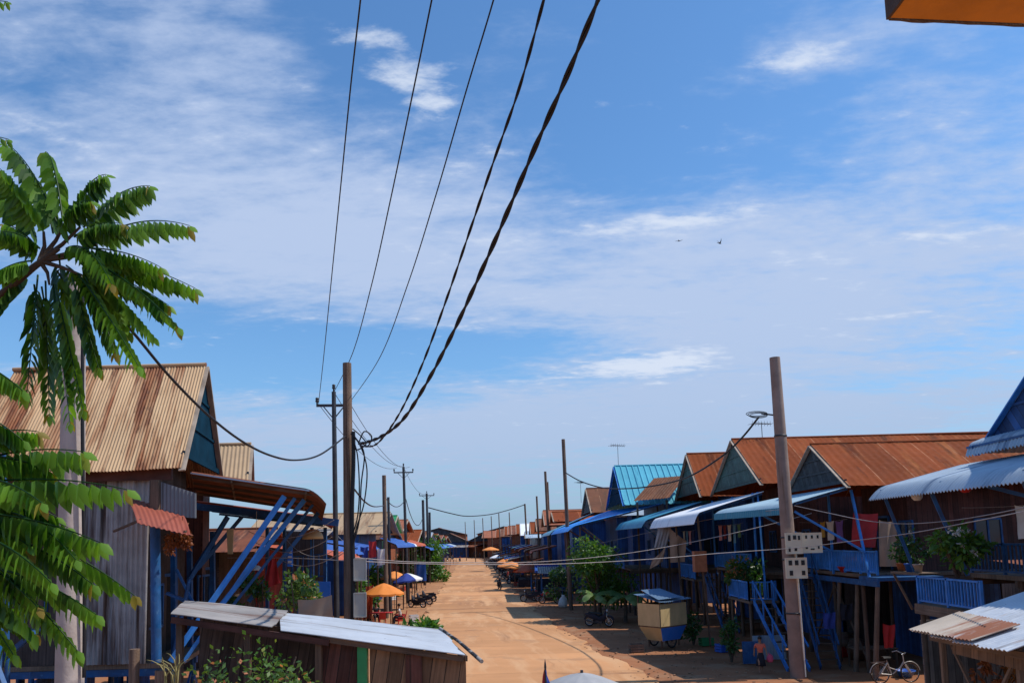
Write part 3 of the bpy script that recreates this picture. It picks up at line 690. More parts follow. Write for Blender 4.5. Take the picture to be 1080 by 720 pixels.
    if skirt:
        m = MB(); m.lathe([(.125, h + .08), (.16, h - .08), (.2, h - .3), (.235, h - .52), (.225, h - .52), (.15, h - .1)], (0, 0, 0), 18); m.build('skirt', legm, t)
    else:
        lg = [(J[i][0].copy(), (J[i][1]) * 1.1 + .012, (J[i][2] if len(J[i]) > 2 else J[i][1]) * 1.1 + .012) for i in (0, 13, 14, 15, 17, 18, 19)]
        skin_obj('trousers', lg, [(0, 1), (1, 2), (2, 3), (0, 4), (4, 5), (5, 6)], legm, t)
    hc = J[5][0]; ico('hair', (hc.x, hc.y - .022, hc.z + .035), .105, m_hair, t, (.92, 1.0, 1.0))
    if longhair:
        m = MB(); m.tube([hc + v(0, -.08, .02), hc + v(0, -.11, -.12), hc + v(0, -.12, -.3)], [.07, .07, .02], 8); m.build('ponytail', m_hair, t)
    fc = MB()
    for x in (-.035, .035): fc.cbox(hc + v(x, .088, .0), (.026, .012, .012))
    fc.cbox(hc + v(0, .086, -.055), (.045, .012, .01)); fc.build('face_features', m_hair, t)
    ico('nose', (hc.x, hc.y + .097, hc.z - .022), .017, m_skin, t, (.8, 1, 1.3), 1)
    if hat:
        m = MB(); m.lathe([(.2, 0), (.13, .03), (.12, .1), (.07, .15), (0, .16)], hc + v(0, 0, .05), 14); m.build('hat', hat, t)
    put(t, loc, rz, s); return t

# ------------------------------------------------------------------ vehicles
def wheel_parts(parent, c, r, tw, spokes=10, rimm=m_chrome, name='wheel', ax='x'):
    c = V(c); a = [c + V((0, r * math.cos(k / 20 * 6.283), r * math.sin(k / 20 * 6.283))) for k in range(21)]
    m = MB(); m.tube(a, tw, 7, False); o = m.build(name, m_rubber, parent)
    rm = MB(); rm.tube([c + V((0, (r - tw) * math.cos(k / 20 * 6.283), (r - tw) * math.sin(k / 20 * 6.283))) for k in range(21)], tw * .45, 5, False)
    rm.tube([c - V((.05, 0, 0)), c + V((.05, 0, 0))], max(.02, tw * .8), 8)
    for k in range(spokes): q = k / spokes * 6.283; rm.tube([c, c + V((0, (r - tw) * math.cos(q), (r - tw) * math.sin(q)))], .004 if tw < .03 else .009, 4, False)
    rm.build('rim', rimm, o)
def motorbike(label, bodym, group=None):
    t = thing('motorbike', label, 'motorbike', (0, 0, 0), group); v = lambda x, y, z: V((x, y, z))      # points to +y
    wheel_parts(t, (0, .62, .29), .26, .045); wheel_parts(t, (0, -.60, .29), .26, .05)
    b = MB(); b.grid([[v(x * w_, y, z) for x, z in ((-1, z0), (-1, z1), (-.6, z1 + .04), (.6, z1 + .04), (1, z1), (1, z0), (.6, z0 - .04), (-.6, z0 - .04))] for y, w_, z0, z1 in ((-.85, .03, .66, .70), (-.6, .10, .52, .72), (-.25, .13, .40, .70), (.05, .12, .30, .50), (.28, .13, .34, .62), (.42, .17, .42, .86), (.5, .10, .60, .95))], None, True, True); b.build('bodywork', bodym, t)
    e = MB(); e.cbox((0, .02, .3), (.22, .42, .24)); e.tube([v(.13, -.05, .24), v(.15, -.4, .26), v(.16, -.8, .36)], [.025, .035, .04], 8); e.build('engine', m_steel, t)
    s = MB(); s.grid([[v(x * .13, y, z + zz) for x, zz in ((-1, 0), (-.8, .07), (.8, .07), (1, 0))] for y, z in ((-.62, .76), (-.4, .74), (-.1, .72), (.12, .70), (.2, .66))], None, True); s.cbox((0, -.2, .71), (.2, .7, .05)); s.build('seat', m_rubber, t)
    f = MB()
    for x in (-.07, .07): f.tube([v(x, .62, .29), v(x, .44, .80)], .025, 7)
    f.build('fork', m_chrome, t)
    h = MB(); h.tube([v(-.33, .30, 1.0), v(-.2, .40, 1.02), v(0, .44, .96), v(.2, .40, 1.02), v(.33, .30, 1.0)], .015, 7)
    for x in (-1, 1): h.tube([v(x * .22, .38, 1.02), v(x * .28, .36, 1.22)], .007, 5); h.cbox((x * .29, .36, 1.24), (.1, .02, .06))
    h.build('handlebar', m_steel, t)
    l = MB(); l.lathe([(0, .0), (.07, .01), (.08, .05), (.05, .12)], (0, 0, 0), 12); l.v = [v(p.x, .55 - p.z, .90 + p.y) for p in l.v]; l.build('headlight', m_plwhite, t)
    for yc in (.62, -.60): g_ = MB(); g_.tube([v(0, yc + .32 * math.cos(a), .29 + .32 * math.sin(a)) for a in [rad(q) for q in range(20, 165, 16)]], .05, 6); g_.build('mudguard', bodym, t)
    k = MB(); k.tube([v(-.06, .0, .2), v(-.22, .02, .02)], .014, 6); k.build('kickstand', m_steel, t)
    return t
def bicycle(label, frm):
    t = thing('bicycle', label, 'bicycle', (0, 0, 0)); v = lambda x, y, z: V((x, y, z))
    for y in (.53, -.53): wheel_parts(t, (0, y, .335), .32, .018, 18)
    f = MB()
    for a, b in (((0, -.12, .28), (0, -.28, .78)), ((0, -.12, .28), (0, .20, .52)), ((0, .20, .52), (0, .34, .72)), ((0, -.2, .52), (0, .08, .42)), ((0, .34, .62), (0, .31, .92)), ((.05, -.53, .335), (.02, -.12, .28)), ((-.05, -.53, .335), (-.02, -.12, .28)), ((.05, -.53, .335), (.02, -.25, .68)), ((-.05, -.53, .335), (-.02, -.25, .68)),
                 ((.05, .53, .335), (.04, .36, .62)), ((-.05, .53, .335), (-.04, .36, .62))): f.tube([v(*a), v(*b)], .017, 7)
    f.build('frame', frm, t)
    for yc in (.53, -.53): m = MB(); m.tube([v(0, yc + .355 * math.cos(a), .335 + .355 * math.sin(a)) for a in [rad(q) for q in range(10, 190, 15)]], .014, 6); m.build('mudguard', frm, t)
    s = MB(); s.grid([[v(x * w_, y, z + zz) for x, zz in ((-1, -.02), (-.5, .03), (.5, .03), (1, -.02))] for y, w_, z in ((-.42, .11, .86), (-.3, .10, .86), (-.18, .04, .85), (-.12, .02, .84))]); s.tube([v(0, -.28, .75), v(0, -.3, .86)], .015, 6); s.build('saddle', m_rubber, t)
    h = MB(); h.tube([v(-.28, .10, .98), v(-.24, .26, 1.02), v(-.1, .33, .96), v(0, .32, .93), v(.1, .33, .96), v(.24, .26, 1.02), v(.28, .10, .98)], .012, 7); h.build('handlebar', m_chrome, t)
    p = MB(); p.tube([v(-.04, -.12, .28), v(.04, -.12, .28)], .03, 8); p.tube([v(.06, -.12, .28), v(.06, -.02, .14)], .01, 5); p.tube([v(-.06, -.12, .28), v(-.06, -.22, .42)], .01, 5); p.cbox((.1, -.02, .14), (.08, .09, .02)); p.cbox((-.1, -.22, .42), (.08, .09, .02)); p.build('pedals', m_steel, t)
    r = MB(); r.beam(v(-.05, -.30, .72), v(-.05, -.80, .70), .015); r.beam(v(.05, -.30, .72), v(.05, -.80, .70), .015); r.beam(v(-.06, -.8, .7), v(.06, -.8, .7), .015); r.build('rack', m_chrome, t)
    return t

# ------------------------------------------------------------------ umbrellas, stalls
def umbrella(label, c, zc, r, h, mats, pole_to=0.0, tilt=(0, 0), group=None, n=8, rng=R, name='market_umbrella', a0=0):
    c = V(c); t = thing(name, label, 'umbrella', (c.x, c.y, pole_to), group)
    top = V((c.x, c.y, zc)); hub = top + V((tilt[0] * h, tilt[1] * h, 0))
    for q, mt in enumerate(mats):
        m = MB(); rows = []; sub = 5; segs = range(q * n // len(mats) * sub, (q + 1) * n // len(mats) * sub + 1)
        for i in range(7):
            f = i / 6; row = []
            for k in segs:
                a = k / (n * sub) * 6.283 + a0; sc_ = abs(math.sin((a - a0) * n / 2)); rr = r * f * (1 - .05 * sc_ * f)
                z = -h * (f ** 1.35) - .06 * h * sc_ * f
                row.append(top + V((math.cos(a) * rr + tilt[0] * z * -1, math.sin(a) * rr + tilt[1] * z * -1, z + (math.cos(a) * tilt[0] + math.sin(a) * tilt[1]) * rr)))
            rows.append(row)
        m.grid(rows, None, True); m.build('canopy', mt, t)
        va = MB(); va.grid([rows[-1], [p + V((0, 0, -.12 - .03 * math.sin(i * 1.9))) for i, p in enumerate(rows[-1])]], None, False); va.build('valance', mt, t)
    p = MB(); p.tube([(c.x, c.y, pole_to), top + V((0, 0, .03))], .02, 8); p.build('pole', m_steel, t)
    rb = MB()
    for k in range(n):
        a = k / n * 6.283; rb.tube([top + V((0, 0, -.05)), top + V((math.cos(a) * r * .5, math.sin(a) * r * .5, -h * .42 - .02))], .008, 4)
    rb.build('ribs', m_steel, t); return t
def table(label, c, w_, d_, h_, topm, legm=m_wooddk, rz=0, name='table', group=None):
    t = thing(name, label, 'table', (0, 0, 0), group)
    m = MB(); m.box((-w_ / 2, -d_ / 2, h_ - .04), (w_ / 2, d_ / 2, h_)); m.build('tabletop', topm, t)
    for x in (-1, 1):
        for y in (-1, 1): m = MB(); m.box((x * (w_ / 2 - .06) - .03, y * (d_ / 2 - .06) - .03, 0), (x * (w_ / 2 - .06) + .03, y * (d_ / 2 - .06) + .03, h_ - .041)); m.build('leg', legm, t)
    return put(t, c, rz)
def chair(label, mat, group=None):
    t = thing('plastic_chair', label, 'chair', (0, 0, 0), group)
    m = MB(); m.prism([(-.21, -.2, .42), (.21, -.2, .42), (.23, .22, .44), (-.23, .22, .44)], (0, 0, .03)); m.build('seat', mat, t)
    m = MB(); m.grid([[V((x, -.2 - .1 * z - .05 * (1 - x * x * 16), .46 + z * .4)) for x in (-.21, -.1, 0, .1, .21)] for z in (0, .5, 1)]); m.grid([[V((x, -.215 - .1 * z - .05 * (1 - x * x * 16), .46 + z * .4)) for x in (.21, .1, 0, -.1, -.21)] for z in (0, .5, 1)]); m.build('backrest', mat, t)
    for x in (-1, 1):
        for y in (-1, 1): m = MB(); m.beam((x * .19, y * .18, .43), (x * .22, y * .23, 0), .04); m.build('leg', mat, t)
    return t
def jar(label, c, h, r, mat, name='water_jar', group=None, cat='jar'):
    t = thing(name, label, cat, (0, 0, 0), group)
    m = MB(); m.lathe([(0, 0), (r * .6, 0), (r * .95, h * .35), (r, h * .55), (r * .8, h * .85), (r * .62, h * .93), (r * .7, h), (r * .6, h), (r * .5, h * .9), (0, h * .85)], (0, 0, 0), 16); m.build('body', mat, t)
    l = MB(); l.lathe([(0, h * 1.0), (r * .66, h * 1.0), (r * .68, h * 1.03), (0, h * 1.07)], (0, 0, 0), 14); l.build('lid', m_wood, t); return put(t, c)
def crate_mb(c, sx, sy, sz, rz=0):
    m = MB()
    for k in range(3):
        z = c[2] + sz * (k + .5) / 3
        for a, b in ((0, -sy / 2), (0, sy / 2)): m.cbox(V((c[0], c[1], z)) + Matrix.Rotation(rz, 3, 'Z') @ V((0, b, 0)), (sx, .02, sz * .24), rz)
        for b in (-sx / 2 + .011, sx / 2 - .011): m.cbox(V((c[0], c[1], z)) + Matrix.Rotation(rz, 3, 'Z') @ V((b, 0, 0)), (.02, sy - .05, sz * .24), rz)
    for x in (-1, 1):
        for y in (-1, 1): m.cbox(V((c[0], c[1], c[2] + sz / 2)) + Matrix.Rotation(rz, 3, 'Z') @ V((x * (sx / 2 - .04), y * (sy / 2 - .04), 0)), (.035, .035, sz), rz)
    m.cbox((c[0], c[1], c[2] + .012), (sx - .05, sy - .05, .02), rz); return m
def crate(label, c, mat, sx=.55, sy=.38, sz=.3, rz=0, group=None, name='crate'):
    return tag(crate_mb(V(c), sx, sy, sz, rz).build(name, mat), label, 'crate', group)
def cloth(label, p00, p10, p11, p01, mat, name='hanging_cloth', amp=.04, waves=3, cat='cloth', group=None, parent=None):
    m = MB(); p00, p10, p11, p01 = map(V, (p00, p10, p11, p01)); n_ = (p10 - p00).cross(p01 - p00).normalized(); rows = []; low = []
    for j in range(11):
        v = j / 10; row = []
        for i in range(19):
            u = i / 18; row.append(p00.lerp(p10, u).lerp(p01.lerp(p11, u), v) + n_ * amp * (math.sin(u * waves * 6.28 + v * 1.5) * (.25 + v) + .6 * math.sin(u * 9 + v * 5)) + V((0, 0, -.05 * math.sin(u * 3.14) * (1 - v))))
        rows.append(row); low.append([p - n_ * .012 for p in row])
    m.grid(rows); m.grid([r[::-1] for r in low]); o = m.build(name, mat, parent)
    return o if parent is not None else tag(o, label, cat, group)
def antenna(label, foot, h, rz=0, group=None, s=1.0):
    t = thing('television_antenna', label, 'antenna', foot, group); f = V(foot); d = V((math.cos(rz), math.sin(rz), 0)); e = V((-d.y, d.x, 0))
    m = MB(); m.tube([f, f + V((0, 0, h))], .018, 6); m.build('mast', m_steel, t)
    b = MB(); c = f + V((0, 0, h - .05)); b.tube([c - d * .6 * s, c + d * .6 * s], .015, 6); b.build('boom', m_steel, t)
    el_ = MB()
    for k in range(7): q = c + d * (k - 3) * .18 * s; l_ = (.42 - .03 * k) * s; el_.tube([q - e * l_, q + e * l_], .010, 5); el_.tube([q + V((0, 0, -.12)), q + V((0, 0, .16))], .008, 4)
    el_.build('elements', m_steel, t); return t
def meter_box(label, c, nx, w_, h_, d_, mat, dials, group=None, tag_m=None):
    "box on a pole, its face looking along nx; dials = [(x, z, w, h)] as fractions"
    c = V(c); nx = V(nx).normalized(); s = V((-nx.y, nx.x, 0)); u = V((0, 0, 1)); t = thing('electric_meter_box', label, 'meter box', c, group)
    q = lambda x, z, d: c + s * x * w_ + u * z * h_ + nx * d
    m = MB(); m.prism([q(-.5, -.5, 0), q(.5, -.5, 0), q(.5, .5, 0), q(-.5, .5, 0)], nx * d_); m.build('case', mat, t)
    f = MB()
    for a, b in (((-.5, -.49), (.5, -.49)), ((-.5, .49), (.5, .49)), ((-.49, -.5), (-.49, .5)), ((.49, -.5), (.49, .5))): f.beam(q(a[0], a[1], d_ + .006), q(b[0], b[1], d_ + .006), .03, .03)
    f.build('rim', mat, t)
    for x, z, a, b in dials:
        k = MB(); k.prism([q(x - a / 2, z - b / 2, d_ - .002), q(x + a / 2, z - b / 2, d_ - .002), q(x + a / 2, z + b / 2, d_ - .002), q(x - a / 2, z + b / 2, d_ - .002)], nx * .018); k.build('meter', m_meterd, t)
    return t
def bird(label, c, span, rz, flap):
    t = thing('bird', label, 'bird', c); c = V(c); d = V((math.cos(rz), math.sin(rz), 0)); e = V((-d.y, d.x, 0))
    m = MB(); m.tube([c - d * span * .22, c - d * span * .1, c + d * .04 * span, c + d * span * .16, c + d * span * .21], [.01 * span, .05 * span, .07 * span, .045 * span, .01 * span], 8)
    m.face([c - d * span * .18 + e * .03 * span, c - d * span * .34 + e * .07 * span, c - d * span * .34 - e * .07 * span, c - d * span * .18 - e * .03 * span]); m.build('body', m_bird, t)
    for s in (-1, 1):
        w_ = MB(); rows = []
        for i in range(6):
            f = i / 5; ch = .17 * span * (1 - f * .85); b = c + e * s * f * span * .5 * math.cos(flap) + V((0, 0, f * span * .5 * math.sin(flap))) + d * (.06 * span * math.sin(f * 3) - .08 * span * f * f)
            rows.append([b + d * ch * .5, b, b - d * ch * .5])
        w_.grid(rows, None, True); w_.grid([[p - V((0, 0, .012)) for p in r[::-1]] for r in rows]); w_.build('wing', m_bird, t)
    return t
# ================================================================== RIGHT SIDE OF THE STREET
rng = random.Random(5)
# --- near blue house
H0, P0 = house('stilt_house', 'large blue stilt house at the right edge with two tiers of slate-blue awning', 1, 14.0, 14.0, 22.3, 7.5, 10.5, 8, m_slate, m_gable3, m_blued, 3.8, setback=1.6, deckx=-1.1, barge=m_bluel, windows=1)
awning(H0, (13.95, 13.2, 7.0), (13.95, 23.8, 7.0), (11.0, 23.8, 6.28), (11.0, 13.2, 6.28), m_slate, .15, .026, .28, .82)
awning(H0, (14.0, 12.8, 7.75), (13.7, 22.2, 7.62), (13.15, 22.2, 7.42), (13.15, 12.8, 7.5), m_slate, .15, .03, .3, .6)
m = MB(); railing_mb(m, (11.6, 22.4, 2.95), (11.6, 19.4, 2.95), .75, .14, .02); m.build('railing', m_bluel, H0)
m = MB(); m.box((11.5, 19.2, 2.83), (12.8, 22.5, 2.94)); m.beam((11.55, 19.2, 2.75), (11.55, 22.5, 2.75), .12, .18); m.build('landing', m_wood, H0)
for y in (19.4, 22.3): m = MB(); m.tube([(11.62, y, -.1), (11.62, y, 2.8)], .07, 8); m.build('landing_post', m_wooddk, H0)
for a, b in (((11.3, 23.4, 6.1), (11.95, 23.2, 3.8)), ((11.3, 20.8, 6.1), (12.0, 20.6, 3.8)), ((13.6, 17.6, 5.2), (11.3, 18.6, 6.1)), ((11.3, 17.0, 6.1), (12.2, 17.0, 3.8))):
    m = MB(); m.beam(a, b, .09); m.build('awning_post', m_blue, H0)
m = MB(); m.box((11.75, 22.6, 3.72), (12.35, 24.3, 3.78)); m.beam((11.8, 22.7, 3.7), (12.3, 22.7, 2.6), .06); m.beam((11.8, 24.2, 3.7), (12.3, 24.2, 2.6), .06); m.build('plant_shelf', m_wood, H0)
m = MB(); railing_mb(m, (12.95, 22.0, 3.8), (12.95, 14.6, 3.8), .8); m.build('railing', m_blue, H0)
m = MB(); m.prism([(11.9, 23.0, -.1), (14.5, 23.0, -.1), (14.5, 23.0, 2.4), (11.9, 23.0, 2.4)], (0, .05, 0)); m.build('side_screen', m_boardsgr, H0)
# plants on it
bush('deck_plant', 'tall leafy plant with white flowers on the blue deck at the right', 'plant', (11.9, 20.9, 3.75), (.75, .85, .62), 900, .2, l_bush, rng, lift=.15, big=True, clumps=14)
for y, x, n_ in ((20.2, 11.75, 1), (21.3, 11.7, 2)):
    pass
for k, (y, pm, lb) in enumerate(((24.1, m_terra, 'terracotta pot with a dark plant on the shelf beside the blue railing'), (23.6, m_plblue, 'blue plastic pot between two other pots on the shelf'), (23.1, m_conc, 'grey concrete pot nearest the tall plant on the shelf'))):
    potted(lb, (12.0, y, 3.78), rng, l_dark, pm, .75, .36, 150, .17)
fm = MB()
for k in range(9):
    c = at(rng.choice((1006, 1031, 1018, 1012)) + rng.uniform(-9, 9), rng.uniform(556, 584), 20.2); foliage(fm, c, (.07, .07, .06), 16, .09, rng, 3, lo=.5)
fm.build('flowers', m_plwhite, [o for o in COL.objects if o.name.startswith('deck_plant')][0])
for px, py in ((1018, 514), (967, 523)):
    c = at(px, py, 19.5 if px > 1000 else 22); t = thing('paper_lantern', 'round red lantern hanging under the slate-blue awning at the right' if px > 1000 else 'small pale lantern hanging at the far end of the slate-blue awning', 'lantern', c)
    m = MB(); m.lathe([(0, -.13), (.08, -.12), (.14, -.05), (.15, 0), (.14, .05), (.08, .12), (0, .13)], c, 14); m.build('shade', m_plred if px > 1000 else m_whitecloth, t)
    m = MB(); m.tube([c + V((0, 0, .12)), c + V((0, 0, .3))], .008, 5); m.build('cord', m_black, t)
# --- rust house with the long ridge
H1, P1 = house('stilt_house', 'rust-roofed stilt house with grey gable right behind the tall dusty pole', 1, 12.5, 28.4, 34.4, 6.9, 8.65, 12, m_rust, m_gable2, m_boardsdk, 3.5, setback=2.6, deckx=.25, roofkw=dict(amp=.007, pitch=.3, sag=.05, jag=.1), wally=1.1)
aw1 = awning(H1, (12.4, 28.3, 6.72), (12.4, 34.5, 6.74), (9.0, 34.5, 6.12), (10.1, 28.3, 6.12), m_palesheet, .16, .016, .14, .88)
valance(aw1, (10.1, 28.3, 6.12), (9.0, 34.5, 6.12), .14, m_teal, .24)
m = MB(); railing_mb(m, (12.75, 27.3, 3.5), (12.75, 34.0, 3.5), .82, .15, .022); m.build('railing', m_bluel, H1)
m = MB(); m.box((12.7, 27.2, 3.3), (15, 28.7, 3.42)); m.beam((12.7, 27.2, 3.2), (12.7, 34.2, 3.2), .1, .2); m.build('floor_edge', m_blue, H1)
for a, b in (((10.4, 28.5, 5.85), (12.7, 28.0, 4.3)), ((10.0, 31.2, 5.85), (12.7, 31.0, 4.3)), ((12.72, 27.9, 3.4), (12.66, 28.75, 6.6)), ((12.72, 31.0, 3.4), (12.72, 31.0, 6.6))):
    m = MB(); m.beam(a, b, .08); m.build('awning_post', m_bluel, H1)
for y in (27.4, 29.0, 30.6): m = MB(); m.tube([(12.55 + rng.uniform(-.15, .1), y + rng.uniform(-.1, .1), -.2), (12.78, y, 3.3)], [.1, .075], 8); m.build('stilt', m_wood, H1)
stair_parts(H1, (12.3, 33.2, 3.45), (11.75, 29.5, 0), .7, m_wooddk, m_blue)
cloth('red cloth sheet hung at the end of the blue balcony', at(900, 540, 28.6), at(926, 541, 28.6), at(924, 577, 28.6), at(898, 576, 28.6), m_redcloth, waves=2)
cloth('red laundry hanging under the blue balcony', at(931, 657, 27.5), at(944, 658, 27.5), at(943, 682, 27.5), at(933, 683, 27.5), m_redcloth, waves=2)
cloth('pale grey cloth screening the end of the balcony', at(927, 548, 27.2), at(944, 549, 27.2), at(948, 597, 27.2), at(928, 597, 27.2), m_tarp, waves=1.5)
for px, q, ml in ((868, 645, 'small blue shirt drying on the line under the balcony'), (886, 636, 'dark towel drying on the line under the balcony')):
    cloth(ml, at(px, q, 30), at(px + 13, q, 30), at(px + 12, q + 17, 30), at(px + 1, q + 18, 30), m_bluecloth if px == 868 else m_dark, waves=1.5)
# --- second rust house, white awning
H2, P2 = house('stilt_house', 'tall rust-roofed stilt house with the long white awning', 1, 11.7, 35.7, 44.1, 7.56, 10.0, 15, m_rust, m_gable4, m_boardsdk, 3.3, setback=2.5, deckx=-.3, ym=39.8, roofkw=dict(amp=.007, pitch=.3, sag=.05, jag=.1))
awning(H2, (11.6, 35.5, 7.02), (11.6, 44.0, 6.98), (7.75, 44.0, 6.0), (8.3, 35.5, 6.05), m_white, .2, .012, .45, .9)
m = MB(); m.box((10.0, 33.4, 2.1), (11.3, 36.6, 2.2)); m.build('landing', m_wood, H2)
m = MB(); railing_mb(m, (10.05, 33.5, 2.2), (10.05, 36.5, 2.2), .8, .16, .02); railing_mb(m, (10.05, 33.5, 2.2), (11.2, 33.5, 2.2), .8, .16, .02); m.build('railing', m_bluel, H2)
for x, y in ((10.1, 33.6), (10.1, 36.4), (11.2, 33.6)): m = MB(); m.tube([(x, y, -.1), (x, y, 2.1)], .06, 7); m.build('landing_post', m_wood, H2)
stair_parts(H2, (10.6, 33.4, 2.2), (10.45, 29.2, 0), .8, m_wooddk, m_bluel)
stair_parts(H2, (11.2, 44.6, 3.0), (11.3, 41.0, 0), .8, m_wooddk, m_blue)
for a, b in (((8.6, 36, 6.0), (8.9, 36.0, 0)), ((8.4, 40, 6.0), (8.6, 40, 0)), ((11.3, 36.2, 3.3), (11.3, 36.2, 7)), ((11.3, 39.6, 3.3), (11.3, 39.6, 7)), ((11.3, 43.6, 3.3), (11.3, 43.6, 7)), ((11.0, 34.2, 2.2), (11.4, 35.8, 7))):
    m = MB(); m.beam(a, b, .08); m.build('awning_post', m_bluel if a[2] < 5 else m_wooddk, H2)
m = MB(); railing_mb(m, (11.4, 37.4, 3.3), (11.4, 43.6, 3.3), .8, .16, .02); m.build('railing', m_bluel, H2)
potted('broad-leaved plant with reddish flowers on the landing behind the pole', (10.5, 36.6, 2.2), rng, l_flower, m_terra, 1.3, .75, 520, .26, flowers=True)
potted('dark green plant on the landing beside the reddish flowers', (11.0, 35.4, 2.2), rng, l_dark, m_clay, 1.3, .6, 320, .24)
cloth('blue-and-white striped board hung under the white awning', at(694, 556, 42), at(708, 555, 42), at(703, 577, 42), at(690, 577, 42), m_grey, waves=4, amp=.03)
cloth('pale woven mat drooping below the white awning', at(688, 590, 41), at(702, 576, 41), at(699, 592, 41), at(685, 600, 41), m_tarp, waves=1)
cloth('cream mat hung on the balcony posts beside the grey board', at(706, 556, 40), at(724, 570, 40), at(722, 592, 40), at(707, 593, 40), m_tarp, waves=1.4)
m = MB(); c = at(737, 575, 36); m.box((c.x - .28, c.y - .25, 3.4), (c.x + .28, c.y + .25, 4.35)); tag(m.build('wooden_cabinet', m_terra), 'orange-brown wooden cabinet on the deck under the white awning', 'cabinet')
# --- third rust house, teal awning
H3, P3 = house('stilt_house', 'rust-roofed stilt house with dark teal awning beside the food cart', 1, 11.1, 44.8, 51.2, 7.65, 10.15, 13, m_rust, m_gable4, m_blued, 3.2, setback=2.5, deckx=-.3, ym=47.6, roofkw=dict(amp=.007, pitch=.3, sag=.05, jag=.1))
awning(H3, (11.0, 44.7, 7.05), (11.0, 51.0, 7.1), (6.7, 51.0, 5.95), (7.4, 44.7, 5.98), m_teal, .2, .014, .35, .88)
m = MB(); railing_mb(m, (10.3, 44.4, 2.6), (10.3, 48, 2.6), .8, .16, .02); m.build('railing', m_bluel, H3)
m = MB(); m.box((10.2, 44.3, 2.5), (11.4, 48, 2.6)); m.build('landing', m_wood, H3)
for y in (45, 47.4, 50): m = MB(); m.beam((8.3, y, 5.9), (10.9, y, 3.6), .08); m.build('awning_post', m_bluel, H3)
m = MB(); railing_mb(m, (10.9, 45, 3.2), (10.9, 50.8, 3.2), .8, .16, .02); m.build('railing', m_blue, H3)
# --- low rust roof wedged between, cyan-roofed house, blue tarp roof
HS = thing('lean_to_shed', 'low rusty roof wedged between the cyan roof and the tall rust gables', 'shed', (9.6, 50.6, 0))
m = MB(); m.sheet(at(690, 504, 52.4), at(724, 501, 52.4), at(706, 524, 50.2), at(668, 528, 50.2), .2, .02, 4, jag=.25); m.build('roof', m_rustb, HS)
for p in (at(672, 529, 50.4), at(703, 526, 50.4), at(692, 506, 52.2), at(722, 503, 52.2)): m = MB(); m.beam((p.x, p.y, -.1), (p.x, p.y, p.z - .05), .12); m.build('post', m_wooddk, HS)
H4, P4 = house('stilt_house', 'stilt house with the bright cyan ribbed roof', 1, 7.6, 51.6, 60.5, 7.5, 10.25, 9, m_cyan, m_gable, m_blued, 3.0, setback=2.6, ym=55.4, roofkw=dict(pitch=.42, amp=.03, prof='rib', ppw=9), barge=m_bluel)
awning(H4, (9.9, 51.0, 7.3), (7.4, 60.0, 7.2), (2.9, 60.5, 5.72), (3.6, 51.2, 5.85), m_brightblue, .25, .012, .25, .9)
for a, b in (((4.6, 51.6, 5.9), (7.4, 51.6, 3.6)), ((4.6, 54, 5.9), (7.4, 54, 3.6)), ((3.9, 56, 5.8), (7.2, 56, 3.6)), ((3.8, 58, 5.8), (4.0, 58, 0)), ((4.4, 51.5, 5.9), (4.5, 51.5, 0))):
    m = MB(); m.beam(a, b, .09); m.build('awning_post', m_wood, H4)
m = MB(); railing_mb(m, (7.3, 51.8, 3.0), (7.3, 60, 3.0), .8, .18, .022); m.build('railing', m_bluel, H4)
H5, P5 = house('stilt_house', 'small brown-roofed gable house left of the cyan roof', 1, 6.9, 66, 75, 7.5, 9.65, 8, m_rustb, m_gable2, m_blued, 2.8, setback=2, ym=70, roofkw=dict(pitch=0))
awning(H5, (6.8, 65, 7.3), (6.8, 75, 7.3), (2.6, 75, 5.6), (3.0, 65, 5.7), m_teal, 0, 0, .2, .9)
H6, P6 = house('stilt_house', 'small gable house with a lavender-edged roof behind the brown one', 1, 8.6, 62.2, 65.6, 7.3, 9.4, 6, m_slate, m_gable3, m_blued, 2.8, setback=1, stilt=False, roofkw=dict(pitch=0), windows=0)
# antennas
antenna('television antenna on the peak of the cyan roof', (7.7, 55.4, 10.3), 1.5, .4)
antenna('thin television antenna on the small brown gable', at(613, 530, 70), 1.9, 1.0)
antenna('television antenna on the ridge of the tall rust roof', (13.1, 39.8, 10.05), .8, .3, s=1.0)

# --- big dusty pole with its meters
bs = gnd(842, 712); tp = at(817, 377, bs.y - .2)
pole('tall dusty concrete pole leaning left with meter boxes on it', tp, (bs.x, bs.y, 0), .19, .285, m_conc2)
PL = [o for o in COL.objects if o.name.startswith('utility_pole')][0]
for z_ in (2.2, 4.1, 4.9, 8.6): m = MB(); q = V((bs.x, bs.y, 0)).lerp(tp, z_ / tp.z); m.lathe([(.30 - .009 * z_, -.03), (.306 - .009 * z_, -.03), (.306 - .009 * z_, .03), (.30 - .009 * z_, .03)], q, 14); m.build('steel_band', m_steel, PL)
m = MB(); m.tube([V((bs.x, bs.y, 0)).lerp(tp, k / 12) + V((.16, -.27 + .006 * k, 0)) for k in range(0, 6)], .022, 7); m.build('conduit', m_plwhite, PL)
yb = bs.y - .36
meter_box('cream meter box with dark dials fixed across the pole, left of the two upper boxes', at(836.5, 572.5, yb), (-.12, -1, 0), .56, .74, .14, m_meter, [(-.28, .26, .16, .26), (.05, .28, .2, .2), (.32, .26, .13, .2), (-.3, -.3, .13, .2), (.08, -.3, .16, .14)])
meter_box('cream meter box with tiny dials sticking out right of the pole', at(855.5, 572.0, yb), (-.12, -1, 0), .66, .70, .14, m_meter, [(-.3, .3, .1, .16), (0, .3, .1, .16), (.3, .3, .1, .16), (-.3, -.26, .12, .08), (.0, -.32, .2, .07), (.32, -.24, .08, .14)])
